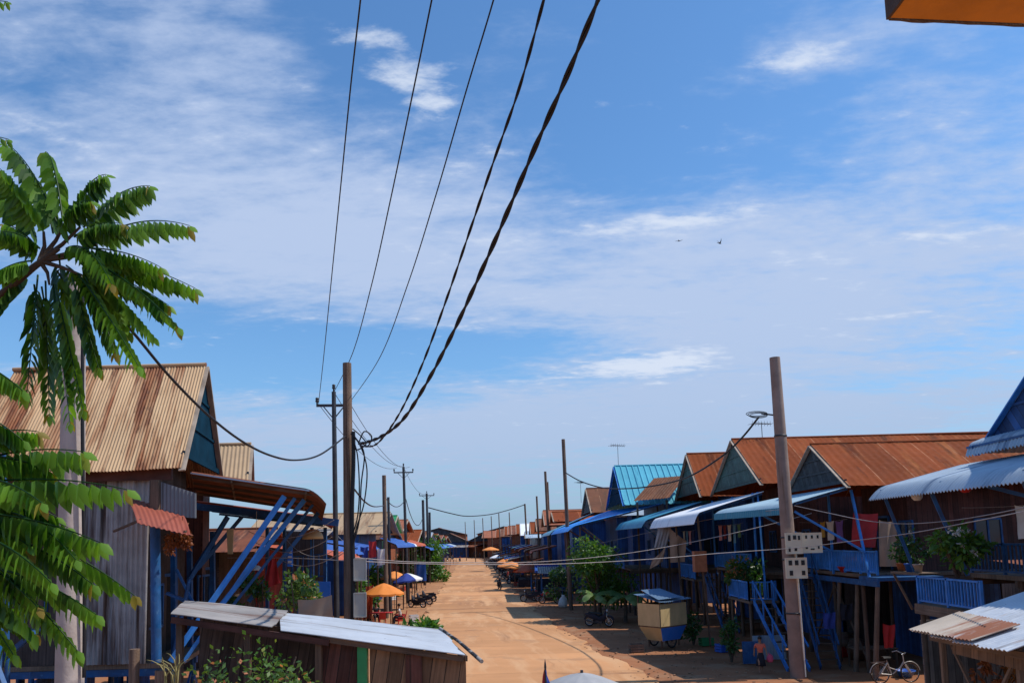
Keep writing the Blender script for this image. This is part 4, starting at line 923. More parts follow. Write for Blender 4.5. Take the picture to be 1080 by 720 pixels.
meter_box('cream meter box with five square dials, lowest on the tall dusty pole', at(839, 598.5, yb), (-.12, -1, 0), .72, .72, .15, m_meter, [(-.28, .26, .17, .24), (.02, .26, .17, .24), (.32, .26, .17, .24), (-.26, -.24, .16, .24), (.32, -.24, .16, .22)])
m = MB(); c = at(800, 438, bs.y - .1)
for k in range(3): m.tube([c + V((.33 * math.cos(a) * (1 + .1 * k), .1 * k, .09 * math.sin(a) + .05 * k)) for a in [j / 14 * 6.283 for j in range(15)]], .014, 5, False)
m.tube([at(820, 438, bs.y - .1), at(803, 436, bs.y - .1)], .03, 6); tag(m.build('cable_coil', m_black), 'black coil of spare cable bracketed near the top of the dusty pole', 'cable coil')
# --- other right-hand poles
def rp(label, px, py, Y, dx=.2, r=.12, mat=m_polewood, **k):
    t_ = at(px, py, Y); return pole(label, t_, (t_.x + dx, Y, 0), r * .85, r, mat, **k)
bb = gnd(601, 641); tt = at(594, 463, bs.y * 0 + 56.5)
pole('slim brown pole beside the leafy bush, leaning slightly left', tt, (bb.x, 56.5, 0), .13, .15, m_polewood)
rp('dark pole left of the slim brown pole, in front of the brick building', 575, 497, 80, .25, .15)
rp('thinner dark pole just right of another, by the brick building', 577.5, 508, 92, .2, .12)
rp('short dark pole above the dark red awning', 566, 523, 95, .2, .13)
rp('pole carrying the long sagging cable over the far street', 553.5, 531, 124, .3, .16)
for k, (px, py, Y, lb) in enumerate(((537, 540, 148, 'distant pole nearest the pole with the sagging cable'), (526, 541, 153, 'distant pole above the white far building'), (518, 544, 171, 'distant pole between the white far building and a brown roof'), (509, 546, 185, 'distant pole over the brown far roofs'), (500, 548, 202, 'second pole from the end of the street'), (490.5, 550, 222, 'last pole visible at the end of the street'))):
    rp(lb, px, py, Y, .2, .11, group='distant poles along the right of the street')

# --- tree, bush, banana
t = thing('leafy_tree', 'leafy bush-like tree with sunlit top beside the slim brown pole', 'tree', (5.3, 49, 0))
f = MB(); foliage(f, (5.0, 48.5, 3.6), (1.5, 1.6, 1.35), 2300, .26, rng, 20, tipf=.01); foliage(f, (5.8, 49.4, 2.1), (1.7, 1.5, 1.3), 1800, .26, rng, 16); f.build('crown', l_bush, t)
s = MB(); s.tube([(5.3, 49, -.1), (5.25, 48.9, 1.2), (5.0, 48.6, 3.4)], [.14, .11, .05], 9); stems(s, (5.25, 48.9, 1.2), [(4.2, 48, 3.4), (6.3, 49.5, 3.0), (5.8, 48, 3.9), (5.0, 49.6, 4.0), (6.4, 49.8, 2.0)], .06, rng); s.build('trunk', m_bark, t)
banana('banana_plant', 'banana plant with pale arching leaves at the foot of the leafy tree', (4.7, 46.8, 0), 1.7, 8, rng)
banana('banana_plant', 'dark banana plant in the shade behind the parked motorbike', (6.6, 47.2, 0), 1.5, 8, rng, L_=1.9)
bush('shrub', 'dark low shrub under the blue roof, left of the slim pole', 'bush', (3.6, 60.5, 0), (1.2, 1.3, 1.2), 900, .25, l_dark, rng)
bush('shrub', 'green climber on the ground beside the blue stair near the child', 'bush', (8.6, 31.5, 0), (.45, .5, .75), 520, .17, l_dark, rng)
bush('shrub', 'tangle of dark weeds behind the food cart', 'bush', (8.3, 36.8, 0), (.7, .8, .6), 420, .2, l_dark, rng)

# --- food cart
ct = thing('food_cart', 'food cart with cream panels, cobalt blue lower body and tin roof', 'food cart', (0, 0, 0))
m = MB(); m.prism([(-.82, -.62, .92), (.82, -.62, .92), (.82, .62, .92), (-.82, .62, .92)], (0, 0, .06)); m.build('counter', m_wood, ct)
for lo, hi in (((-.84, -.66, .98), (.84, -.63, 1.92)), ((-.87, -.62, .98), (-.84, .62, 1.92))): m = MB(); m.box(lo, hi); m.build('side_panel', m_cream, ct)
m = MB(); m.box((-.84, .6, .98), (.84, .63, 1.9)); m.build('back_panel', m_boards, ct)
m = MB(); q0 = [(-.52, -.42, .34), (.62, -.42, .34), (.62, .42, .34), (-.52, .42, .34)]; q1 = [(-.82, -.62, .92), (.82, -.62, .92), (.82, .62, .92), (-.82, .62, .92)]
for i in (0, 1, 2): j = (i + 1) % 4; m.face([q0[i], q0[j], q1[j], q1[i]])
m.face(q0[::-1]); m.build('lower_body', m_cobalt, ct)
m = MB(); m.face([q0[3], q0[0], q1[0], q1[3]]); m.build('lower_end_panel', m_cream, ct)
m = MB()
for x in (-.83, .83):
    for y in (-.62, .62): m.beam((x, y, .92), (x, y, 2.15 + (.12 if y > 0 else 0)), .045)
for x in (-.5, .6): m.beam((x, -.36, .06), (x, -.36, .5), .06); m.beam((x, .36, .06), (x, .36, .5), .06)
m.beam((.8, -.5, .8), (1.5, -.5, .95), .04); m.beam((.8, .5, .8), (1.5, .5, .95), .04); m.beam((1.5, -.5, .95), (1.5, .5, .95), .04); m.build('frame', m_wooddk, ct)
m = MB(); m.sheet((-1.0, .7, 2.30), (1.05, .7, 2.26), (1.05, -.78, 2.06), (-1.0, -.78, 2.02), .12, .012, 4, sag=.03); m.build('roof', m_cartroof, ct)
m = MB(); m.sheet((-.9, .35, 2.5), (.3, .35, 2.5), (.5, -.72, 2.16), (-1.02, -.72, 2.13), .12, .012, 4); m.build('roof_flap', m_cartroof, ct)
for y in (-.52, .52): wheel_parts(ct, (0.15, 0, .3), .29, .03, 8, m_steel, 'wheel') if y < 0 else None
for o in [o for o in ct.children if o.name.startswith('wheel')]: o.rotation_euler = (0, 0, rad(90)); o.location = (.15, -.5, 0)
wheel_parts(ct, (0.15, 0, .3), .29, .03, 8, m_steel)
w2 = [o for o in ct.children if o.name.startswith('wheel')][-1]; w2.rotation_euler = (0, 0, rad(90)); w2.location = (.15, .5, 0)
cb_ = gnd(704, 685); put(ct, (cb_.x, cb_.y + .9, 0), rad(38), 1.06)
# --- motorbikes, bicycle, child
mb1 = motorbike('black motorbike parked at the foot of the leafy bush', m_dark); p = gnd(632, 660); put(mb1, (p.x, p.y, 0), rad(-118))
p = gnd(945, 720); bk = bicycle('pale bicycle standing at the right below the blue balcony', m_silverpaint); put(bk, (p.x, p.y, 0), rad(-84))
ch_ = person('child in an orange-pink top and dark skirt with a pink bag near the dusty pole', (gnd(803, 709).x, gnd(803, 709).y, 0), rad(172), 'walk', M('coral_cloth', (.72, .16, .10), .8), m_dark, .79, skirt=True, longhair=True)
c = gnd(812, 709); m = MB(); m.lathe([(0, 0), (.1, .02), (.13, .12), (.11, .24), (.05, .3), (0, .3)], (c.x + .05, c.y + .06, .36), 12); m.tube([(c.x, c.y, .64), (c.x - .02, c.y + .0, .74), (c.x + .08, c.y, .64)], .01, 5); tag(m.build('carrier_bag', m_pinkcloth), 'bright pink bag held by the child near the dusty pole', 'bag')
# parked things under the right awnings
for k, (px, py, rz, bm_, lb) in enumerate(((560, 634, 100, m_dark, 'dark motorbike parked outside the blue-roofed shop, nearest the road'), (571, 633, 80, m_plred, 'red motorbike parked second from the road outside the blue-roofed shop'), (580, 636, 95, m_dark, 'dark motorbike parked against the shrub by the slim pole'))):
    p = gnd(px, py); q = dup(mb1, (p.x, p.y, 0), rad(rz), lb, 'motorbikes parked outside the blue-roofed shop')
    for o in q.children:
        if o.name.startswith(('bodywork', 'mudguard')) and bm_ is not m_dark:
            o.data = o.data.copy(); o.data.materials[0] = bm_
m = MB(); p = gnd(594, 640); m.lathe([(0, 0), (.3, .02), (.36, .25), (.27, .6), (.1, .82), (.14, .92), (0, .9)], (p.x, p.y, 0), 14)
for v in m.v: v += V((.05 * math.sin(v.z * 9 + v.x * 7), .05 * math.sin(v.z * 7 + v.y * 9), 0))
tag(m.build('sack', m_bag), 'white sack slumped at the foot of the slim brown pole', 'sack')
# things stored under the houses
for k, (x, y, h, r) in enumerate(((13.6, 31.4, .8, .38), (13.9, 33, .85, .42), (12.6, 37.4, .8, .4), (12.9, 40, .85, .4), (13.8, 25.2, .75, .36))):
    jar('glazed brown water jar standing under the stilt houses on the right', (x, y, -.04), h, r, m_clay, group='water jars under the right-hand houses')
for px, py, rz, mt, lb in ((752, 683, .2, m_plgreen, 'green crate on the dirt beside the blue stair'), (771, 690, .5, m_plblue, 'blue crate stacked by the shrub under the landing'), (676, 690, .1, m_wood, 'wooden crate left of the food cart'), (905, 695, .3, m_plred, 'red crate under the blue balcony')):
    p = gnd(px, py); crate(lb, (p.x, p.y + 1.2, -.04), mt, .6, .42, .36, rz)
table('rough wooden table under the blue balcony', (13.4, 29.6, -.04), 1.6, .8, .75, m_wood)
table('low wooden bed platform under the white-awning house', (12.4, 42, -.04), 2.2, 1.5, .5, m_wood)
m = MB(); m.box((9.6, 31.8, 0), (10.9, 31.9, .95)); tag(m.build('metal_panel', m_slate), 'slate-blue metal panel leaning under the landing beside the child', 'panel')
m = MB(); m.box((8.9, 30.9, 0), (9.6, 31.0, .85)); tag(m.build('metal_panel', m_blue), 'dark blue metal panel beside the green climber', 'panel')
# concrete drain edging along the verge
# --- right lean-to stall
RS = thing('market_stall', 'tin-roofed stall at the lower right corner with jagged patched sheets', 'stall', (9.8, 13.4, 0))
e0 = at(957, 664, 15.6); e1 = V((8.0, 10.4, 3.2)); r0 = V((11.6, 15.6, 4.15)); r1 = V((11.6, 10.4, 4.3)); e0.z = 3.02
m = MB(); m.sheet(r0, r1, e1, e0, .11, .014, 6, jag=.5, sag=.03); m.build('roof', m_zinc, RS)
m = MB(); lf = V((0, 0, .05)); m.sheet(e0.lerp(r0, .28) + lf, e0.lerp(e1, .42) + (r0 - e0) * .2 + lf, e0.lerp(e1, .42) + lf - V((.12, 0, .03)), e0 + lf + V((-.14, -.1, -.03)), .11, .013, 4, jag=.3); m.build('patch_sheet', M('patched_tin', (.5, .42, .34), .6, .1, .2, 1, streak=[((.28, .10, .05), .7, .9, .2), ((.55, .55, .55), .4, 2, .3)]), RS)
for x, y in ((8.3, 15.3), (8.3, 13.0), (8.3, 10.8), (11.3, 15.3), (11.3, 10.8)): m = MB(); m.beam((x, y, -.1), (x, y, 2.96 + (x - 8) * .28), .09); m.build('post', m_wood, RS)
m = MB(); m.beam((8.25, 10.5, 2.98), (8.25, 15.6, 2.9), .07, .12); m.build('eave_beam', m_wood, RS)
for xx, ya, yb_ in ((8.35, 15.2, 13.2), (8.42, 13.2, 15.2)): m = MB(); m.beam((xx, ya, .3), (xx, yb_, 2.8), .05); m.build('brace', m_wood, RS)
m = MB(); m.prism([(8.2, 10.6, 2.72), (8.2, 14.8, 2.7), (8.22, 14.8, 2.92), (8.22, 10.6, 2.96)], (.03, 0, 0)); m.build('fascia_board', m_boards, RS)
m = MB(); m.box((8.5, 10.8, .8), (9.6, 15.0, .86)); m.beam((8.55, 10.9, 0), (8.55, 10.9, .8), .07); m.beam((8.55, 14.8, 0), (8.55, 14.8, .8), .07); m.beam((9.5, 12.8, 0), (9.5, 12.8, .8), .07); m.build('counter', m_wood, RS)
m = MB(); m.prism([(11.2, 10.8, -.1), (11.2, 15.3, -.1), (11.2, 15.3, 3.6), (11.2, 10.8, 3.6)], (.06, 0, 0)); m.build('back_wall', m_boardsdk, RS)
for k in range(9):
    y = 11.2 + k * .45; z = 2.75 - rng.uniform(.0, .2); f = MB(); foliage(f, (8.75, y, z - .35), (.12, .12, .34), 90, .13, rng, 4, up=-.4, lo=.1)
    f.tube([(8.75, y, z - .05), (8.75, y, 2.95)], .008, 5); tag(f.build('hanging_bunch', l_moss if k % 3 else l_croton), 'dried reddish bunch hanging from the eave of the lower-right stall', 'dried bunch', 'dried bunches hanging in the right stall')
for k in range(4):
    p = V((8.6 + .1 * (k % 2), 11.4 + k * .22, 1.7)); m = MB(); m.tube([p + V((0, 0, .7)), p + V((0, 0, .5))], .006, 4)
    for j in range(6): m.cbox(p + V((rng.uniform(-.02, .02), 0, .45 - j * .14)), (.03, .09, .11), rng.uniform(-.4, .4))
    tag(m.build('snack_packets', (m_plwhite, m_pinkcloth)[k % 2]), ('strip of white' if k % 2 == 0 else 'strip of pink') + ' packets hanging in the lower-right stall', 'packets', 'strips of packets in the right stall')
for k in range(5):
    crate('box of goods on the counter of the lower-right stall', (9.0, 11.2 + k * .8, .86), (m_redcloth, m_cream, m_plblue, m_pinkcloth, m_wood)[k], .5, .5, .22 + .1 * (k % 2), 0, 'boxes on the stall counter')

# --- sheds added behind the stilt houses so the gaps show no sunlit ground
for k, (x0, y0, x1, y1, h, mt, lb) in enumerate(((17.5, 22.6, 24, 28.0, 3.4, m_boardsgr, 'grey board shed in the gap behind the blue house'), (15.2, 34.8, 26, 36.0, 3.6, m_darkb, 'dark shed in the gap between the two rust-roofed houses'), (14.8, 44.2, 24, 45.2, 3.4, m_darkb, 'dark shed behind the stair of the white-awning house'), (20, 14, 27, 22, 3.4, m_darkb, 'dark shed under and behind the blue house'))):
    t = thing('shed', lb, 'shed', ((x0 + x1) / 2, (y0 + y1) / 2, 0)); m = MB(); m.box((x0, y0, -.1), (x1, y1, h)); m.build('wall', mt, t)
    m = MB(); m.sheet((x0 - .3, y1 + .2, h + .5), (x1 + .3, y1 + .2, h + .5), (x1 + .3, y0 - .4, h + .12), (x0 - .3, y0 - .4, h + .12), 0, 0, 3); m.build('roof', m_rustd, t); door_part(t, ((x0 + x1) / 2, y0, 0), (0, -1, 0), .9, 2, m_boardsdk)
for hh, xx, ya, yb_, z_ in ((H0, 15.6, 14.4, 22, 3.4), (H1, 16.4, 28.8, 34.1, 3.1), (H2, 15.4, 36, 43.8, 2.9), (H3, 14.8, 45.1, 50.9, 2.8), (H4, 11.0, 52, 60.2, 2.6)):
    m = MB(); m.prism([(xx, ya, -.1), (xx, yb_, -.1), (xx, yb_, z_), (xx, ya, z_)], (.05, 0, 0)); m.prism([(xx + .06, yb_, -.1), (xx + 6, yb_, -.1), (xx + 6, yb_, z_), (xx + .06, yb_, z_)], (0, .05, 0)); m.build('backing_screen', m_bluedk, hh)  # dark screens added to hide sunlit ground behind the stilts
# --- washing on the balconies
wr = random.Random(41); WC = {}
def washm(nm, c): 
    if nm not in WC: WC[nm] = M(nm + '_washing', c, .8, 0, .15, 3)
    return WC[nm]
wash = [('faded green', (.10, .22, .12)), ('mustard yellow', (.45, .28, .05)), ('sky blue', (.12, .32, .5)), ('white', (.62, .62, .6)), ('maroon', (.18, .03, .04)), ('violet', (.16, .08, .28)), ('pale pink', (.55, .28, .30)), ('navy', (.02, .03, .10))]
for hx, y0, z0, hn, order in ((11.1, 37.6, 5.6, 'white-awning house', (0, 2, 3, 4, 6)), (12.6, 29.4, 5.5, 'rust house behind the dusty pole', (5, 3, 1)), (10.6, 45.2, 5.4, 'teal-awning house', (7, 6, 2, 3)), (12.7, 17.2, 5.6, 'blue house at the right edge', (1, 4, 3))):
    wire('thin washing line along the balcony of the ' + hn, sagline((hx, y0 - .3, z0 + .03), (hx, y0 + 4.6, z0 + .03), .06), .006, m_palewire, n=2, name='washing_line')
    for k, q in enumerate(order):
        y = y0 + .1 + k * .85; w_ = wr.uniform(.45, .75); h_ = wr.uniform(.6, 1.0)
        cloth(wash[q][0] + ' cloth drying on the balcony line of the ' + hn, (hx, y, z0), (hx, y + w_, z0), (hx, y + w_ * .95, z0 - h_), (hx, y + .03, z0 - h_ * .95), washm(wash[q][0].replace(' ', '_'), wash[q][1]), waves=1.3, name='washing')
for k, (x, y, z, mt, lb) in enumerate(((12.9, 30.2, 3.5, m_plred, 'red basin on the blue balcony'), (11.6, 38.4, 3.3, m_plblue, 'blue basin on the deck of the white-awning house'), (11.0, 46.2, 3.2, m_plgreen, 'green basin on the deck of the teal-awning house'), (13.6, 27.6, -.04, m_plblue, 'blue basin on the dirt behind the bicycle'), (10.9, 30.4, -.04, m_plwhite, 'white bucket behind the child'))):
    m = MB(); m.lathe([(0, .02), (.2, .0), (.32, .2), (.34, .2), (.33, .22), (.3, .2), (.19, .04), (0, .04)], (x, y, z), 18); tag(m.build('basin', mt), lb, 'basin')
# ================================================================== LEFT SIDE OF THE STREET
rng = random.Random(21)
HA, PA = house('stilt_house', 'tall house with steep tan rust-streaked tin roof at the left', -1, -8.88, 19.5, 24.5, 7.45, 10.35, 5.6, m_tan, m_gable, m_darkb, 2.2, setback=1.0, skew=-.2, ov=.0, ove=.35, gabin=.05, roofkw=dict(pitch=.085, amp=.014, nv=10, sag=.03, jag=.12), deckx=.1, barge=m_pale, windows=1, postm=m_blue)
m = MB(); m.sheet((-9.35, 19.72, 6.85), (-11.1, 19.72, 6.85), (-11.1, 19.72, 2.2), (-9.35, 19.72, 2.2), .13, .03, 3, thick=0); m.build('corrugated_siding', m_corr, HA)
m = MB(); m.beam((-8.7, 19.55, 6.98), (-14.3, 19.55, 6.98), .08, .34); m.build('eave_beam', m_boardsdk, HA)
a_bn = at(202, 498, 20.0); a_fn = at(344, 519, 20.0); a_ff = at(340, 538, 26.4); a_bf = at(208, 518, 26.2)
awning(HA, a_bn, a_bf, a_ff, a_fn, m_rustd, .22, .035, .32, .84, postm=m_wooddk)
m = MB(); m.beam(a_bn + V((0, -.06, -.02)), a_fn.lerp(a_bn, .12) + V((0, -.06, -.02)), .02, .035); m.build('awning_edge', m_slate, HA)
m = MB(); q = [at(170, 508, 19.3), at(207, 520, 19.3), at(207, 546, 19.3), at(170, 544, 19.3)]; m.sheet(q[0], q[1], q[2], q[3], .1, .014, 2, thick=.01); m.build('side_panel', m_greysheet, HA)
m = MB(); m.beam(at(165, 506, 19.25), at(164, 550, 19.25), .2, .2); m.build('corner_column', m_wooddk, HA)
m = MB(); m.tube([at(163.5, 550, 19.2), at(165, 698, 19.2)], .12, 10); m.build('corner_post', m_blue, HA)
m = MB(); m.sheet(at(133, 524, 19.6), at(192, 540, 19.6), at(201, 557, 18.3), at(145, 544, 18.0), .13, .013, 5, drop=.16, v0=.4); m.build('window_awning', m_red, HA)
m = MB(); m.beam(at(120, 560, 19.5), at(148, 548, 18.2), .05); m.beam(at(175, 565, 19.5), at(196, 560, 18.3), .05); m.build('awning_bracket', m_wooddk, HA)
for (x0, y0, Y0, x1, y1, Y1, w_) in ((180, 697, 19.4, 300, 523, 20.4, .11), (194, 697, 19.7, 311, 525, 20.7, .07), (222, 652, 20.4, 321, 527, 21.2, .10), (240, 645, 21.6, 330, 532, 22.6, .06), (262, 634, 23.5, 336, 540, 24.6, .09), (200, 610, 22.5, 240, 545, 23.5, .10), (208, 600, 24, 255, 545, 25, .08)):
    m = MB(); m.beam(at(x0, y0, Y0), at(x1, y1, Y1), w_, w_ * 1.3); m.build('awning_strut', m_bluel if Y0 < 21 else m_blue, HA)
for px, y0, y1, Y in ((183, 560, 690, 21.5), (200, 575, 690, 23), (224, 560, 680, 24.5)): m = MB(); m.beam(at(px, y0, Y), at(px + 1, y1, Y), .13); m.build('post', m_blue, HA)
m = MB(); m.beam(at(176, 625, 20.4), at(212, 640, 20.6), .3, .06); m.beam(at(183, 690, 20), at(200, 610, 20.3), .07); m.beam(at(186, 600, 20.6), at(214, 655, 20.6), .06); m.build('gallery_floor', m_blue, HA)
for px, py, lb in ((184, 572, 'orange-brown moss ball hanging under the red window awning'), (192, 566, 'smaller rusty moss ball hanging beside the grey panel')):
    c = at(px, py, 18.9); f = MB(); foliage(f, c, (.26, .22, .3), 480, .1, rng, 9, up=-.3); f.tube([c, c + V((0, 0, .5))], .01, 5); tag(f.build('hanging_plant', l_moss), lb, 'hanging plant')
HZ, PZ = house('stilt_house', 'rust-roofed house peeping out at the far left edge', -1, -14.9, 21.0, 27.0, 7.0, 10.35, 8, m_rust, m_gable3, m_boardsdk, 2.2, setback=1.0, windows=0, roofkw=dict(amp=.006, pitch=.3))
m = MB(); m.tube([at(4, 450, 19.0), at(8, 720, 19.0)], .06, 8); m.build('post', m_blue, HZ)
for a, b in (((-11.8, 16.5, 4.6), (-9.6, 15.5, 1.2)), ((-11.2, 16, 4.2), (-11.2, 16, -.1)), ((-10.6, 16, 3.9), (-10.6, 16, -.1)), ((-11.9, 16, 2.9), (-9.8, 16, 1.6)), ((-11.9, 16.2, 1.8), (-10.0, 16.2, 3.4))):
    m = MB(); m.beam(a, b, .1); m.build('rail_post', m_blue, HZ)
m = MB(); m.prism([(-14, 17.8, -.1), (-9.3, 17.8, -.1), (-9.3, 17.8, 2.0), (-14, 17.8, 2.0)], (0, .06, 0)); m.build('lower_wall', m_boardsdk, HZ)
# --- second house with small tan roof, blue beam
HB, PB = house('stilt_house', 'house with a small steep tan roof behind the steep tan-roofed one', -1, -9.7, 26.8, 29.8, 7.6, 8.85, 7, m_tan2, m_gable, m_boardsdk, 2.2, setback=1.6, skew=-.3, ov=.0, gabin=.05, barge=m_pale, windows=1, postm=m_blue, roofkw=dict(pitch=.15, amp=.014))
awning(HB, at(206, 528, 26.6), at(232, 540, 31.5), at(350, 553, 31.5), at(353, 547, 26.6), m_red, .2, .03, .15, .9)
m = MB(); m.beam(at(205, 533.5, 26.5), at(357, 551, 26.5), .1, .24); m.build('blue_beam', m_blue, HB)
m = MB(); railing_mb(m, at(308, 612, 31), at(342, 609, 31), .95, .2, .03); m.build('railing', m_blue, HB)
m = MB(); m.prism([at(300, 560, 33), at(342, 560, 33), at(342, 640, 33), at(300, 640, 33)], (0, .08, 0)); m.build('front_screen', m_darkb, HB)
for px in (282, 300, 329, 343): m = MB(); m.beam(at(px, 556, 30.5), at(px, 655, 30.5), .12); m.build('post', m_blue, HB)
m = MB(); m.prism([at(322, 613, 30), at(348, 613, 30), at(348, 634, 30), at(322, 634, 30)], (0, .1, 0)); m.build('blue_panel', m_cobalt, HB)
# low houses further along
def low(label, xg, yn, yf, ze, zr, D, rm, wm, am, az_, axf, fz=0.0, group=None, setb=1.6, s=-1, win=2, gm=m_gable2, cat='house', aw=True, name='shop_house', adrop=.2):
    t, P = house(name, label, s, xg, yn, yf, ze, zr, D, rm, gm, wm, fz, setback=setb, stilt=False, roofkw=dict(pitch=0), windows=win, group=group, gabin=.3)
    if aw: 
        awning(t, (xg, yn, az_ + .55), (xg, yf, az_ + .55), (axf, yf - .2, az_), (axf, yn + .2, az_), am, 0, 0, adrop, .88, postm=m_wooddk)
        for y in (yn + .4, (yn + yf) / 2, yf - .4):
            m = MB(); m.beam((axf - s * -.15, y, az_ + .02), (axf - s * -.15, y, -.1), .08); m.build('awning_post', m_wooddk, t)
    return t
low('low shop behind the red cloth with a red-and-white striped awning', -11.2, 33.2, 38.5, 5.0, 5.9, 7, m_rustd, m_darkb, m_redorange, 4.6, -7.6)
low('low shop with a dark red front behind the brown middle pole', -11.6, 39.5, 46.5, 5.0, 5.8, 8, m_rustb, m_redwall, m_bluetarp, 4.7, -9.0)
low('low shop behind the big orange umbrella with a white-edged blue awning', -12.4, 47.5, 55.5, 5.2, 6.1, 8, m_zincold, m_blued, m_bluetarp, 4.9, -9.6)
low('house with a plain tan tin roof behind the middle pole', -9.9, 56.8, 64.5, 6.0, 7.55, 10, m_tan2, m_blued, m_bluetarp, 5.0, -8.6, gm=m_gable)
low('house with a dark blue awning next to the tan-roofed house', -11.0, 66, 74, 5.6, 6.8, 9, m_rustb, m_blued, m_bluetarp, 5.0, -9.4)
low('small house with a bright green gable wall on the left', -12.2, 76, 83, 6.4, 8.0, 8, m_plgreen, m_plgreen, m_white, 5.0, -10.4, gm=m_plgreen)
low('brick-red house beyond the green one on the left', -12.6, 86, 95, 6.6, 7.9, 9, m_brick, m_brick, m_redorange, 5.0, -10.8)
for i, (y, w_, rm, am, lb) in enumerate(((98, 9, m_rust, m_bluetarp, 'rust-roofed low house behind the roadside tree on the left'), (110, 10, m_rustb, m_zincold, 'brown-roofed house past the roadside tree on the left'), (124, 12, m_slate, m_bluetarp, 'grey-roofed house far along the left of the street'), (142, 14, m_rust, m_teal, 'rust-roofed house far along the left before the bend'), (165, 18, m_rustd, m_bluetarp, 'dark-roofed house far along the left near the bend'), (192, 20, m_rust, m_slate, 'last rust-roofed house on the left of the street'))):
    a, _ = road_x(y); low(lb, a - 3.4, y, y + w_, 5.4, 6.9, 10, rm, m_blued if i % 2 else m_boardsdk, am, 4.4, a - 1.6)
# right-hand far row
fr_ = [(77, 8, m_rust, m_blued, m_redorange, 7.0, 8.0, 'brick-brown house with pale window panels behind the dark poles'), (87, 9, m_brick, m_bluedk, m_rustd, 6.9, 8.6, 'brick house with a rusty front awning on the right'), (98, 9, m_rustb, m_blued, m_redorange, 6.4, 7.9, 'house with a dark red awning on the far right row'), (109, 10, m_rust, m_blued, m_bluetarp, 6.2, 7.8, 'rust-topped house by the pole with the sagging cable'), (121, 11, m_slate, m_greysheet, m_teal, 5.6, 6.6, 'low grey-green house under the long sagging cable'), (134, 11, m_white, m_plaster, m_bluetarp, 6.2, 8.2, 'white-roofed building among the brown far roofs'),
       (147, 12, m_rust, m_brick, m_rustd, 6.6, 8.4, 'rust-roofed house just beyond the white building'), (161, 14, m_rustd, m_blued, m_zincold, 6.6, 8.5, 'dark rust house in the far right row'), (177, 15, m_brick, m_brick, m_bluetarp, 6.8, 8.8, 'brick-red long house in the far right row'), (194, 17, m_rust, m_brick, m_slate, 6.8, 9.0, 'long rust-red house near the end of the right row'), (213, 18, m_rustb, m_blued, m_rustd, 6.6, 8.8, 'brown-roofed house near the bend on the right'), (234, 20, m_rust, m_blued, m_bluetarp, 6.6, 9.0, 'second to last rust house on the right before the bend'), (256, 22, m_brick, m_brick, m_bluetarp, 6.6, 9.0, 'last brick-red house on the right before the bend')]
for y, w_, rm, wm, am, ze, zr, lb in fr_:
    _, b = road_x(y); low(lb, b + 4.2, y, y + w_, ze, zr, 14, rm, wm, am, 4.0, b + 1.6, s=1, gm=m_boards if rm is m_rust else m_gable2)
# end of the street: houses standing across it
for k, (x, y, w_, rm, wm, lb) in enumerate(((-37, 270, 14, m_rust, m_blued, 'blue-fronted house at the left of the street end'), (-22.5, 274, 13, m_rustb, m_blued, 'bright blue-fronted house closing the end of the street'), (-10.2, 276, 13, m_rust, m_brick, 'brick house closing the end of the street on the right'), (-53, 266, 15, m_slate, m_blued, 'grey-roofed house beyond the left roadside tree'), (-70, 262, 16, m_rust, m_boardsdk, 'rust-roofed house half hidden at the far left end'), (-30, 310, 22, m_brick, m_brick, 'long brick-red house rising behind the blue-fronted ones'), (-4, 312, 22, m_rust, m_brick, 'long rust-red house rising behind the brick one'), (-62, 300, 26, m_rust, m_brick, 'rust-red house rising behind the grey-roofed one'))):
    t = low(lb, 0, -w_ / 2, w_ / 2, 5.6 if y < 290 else 8.6, 8.6 if y < 290 else 11.4, 12, rm, wm, (m_teal, m_zincold, m_rustd, m_slate, m_bluetarp)[k % 5], 3.8, -3.4, s=1); t.location = (x, y, 0); t.rotation_euler = (0, 0, rad(90))

# --- lean-to shop in the lower left
LT = thing('lean_to_shop', 'board-walled lean-to with a bright tin roof in the lower left foreground', 'shop', (-3.5, 14, 0))
A0, A1, B0, B1 = at(180, 649, 13.0), at(495, 691, 13.0), at(465, 664, 15.9), at(195, 634, 15.9)
lerp = lambda p, q, t: V(p).lerp(V(q), t)
m = MB(); m.sheet(lerp(A0, A1, .37), lerp(B1, B0, .37), B0, A1, .09, .011, 10, jag=.22, sag=.02); m.build('new_roof_sheet', m_zinc, LT)
m = MB(); lift = V((0, 0, .03)); m.sheet(A0 + lift, B1 + lift, lerp(B1, B0, .40) + lift, lerp(A0, A1, .345) + lift, .09, .011, 8, jag=.1, sag=.03); m.build('old_roof_sheet', m_zincold, LT)
m = MB(); m.beam(A0 + V((0, .04, -.07)), lerp(A0, A1, .53) + V((0, .04, -.1)), .05, .1); m.build('fascia_board', m_boardsdk, LT)
m = MB(); m.beam(lerp(A0, A1, .5) + V((0, .08, -.06)), A1 + V((-.1, .08, -.06)), .05, .09); m.beam(lerp(A1, B0, 0) + V((-.06, .1, -.06)), B0 + V((-.06, 0, -.06)), .05, .09); m.build('roof_beam', m_wooddk, LT)
def wallseg(f0, f1, y, mat, nm='wall_boards'):
    p, q = lerp(A0, A1, f0), lerp(A0, A1, f1); m = MB(); m.prism([(p.x, y, -.1), (q.x, y, -.1), (q.x, y, q.z - .12), (p.x, y, p.z - .12)], (0, .05, 0)); m.build(nm, mat, LT)
wallseg(.50, .615, 13.22, m_boardsdk, 'side_door'); wallseg(.66, .985, 13.2, m_boards); wallseg(.0, .5, 14.2, m_darkb, 'back_wall')
m = MB(); p = lerp(A0, A1, .637); m.beam((p.x, 13.2, -.1), (p.x, 13.2, p.z - .1), .16); m.build('green_post', m_plgreen, LT)
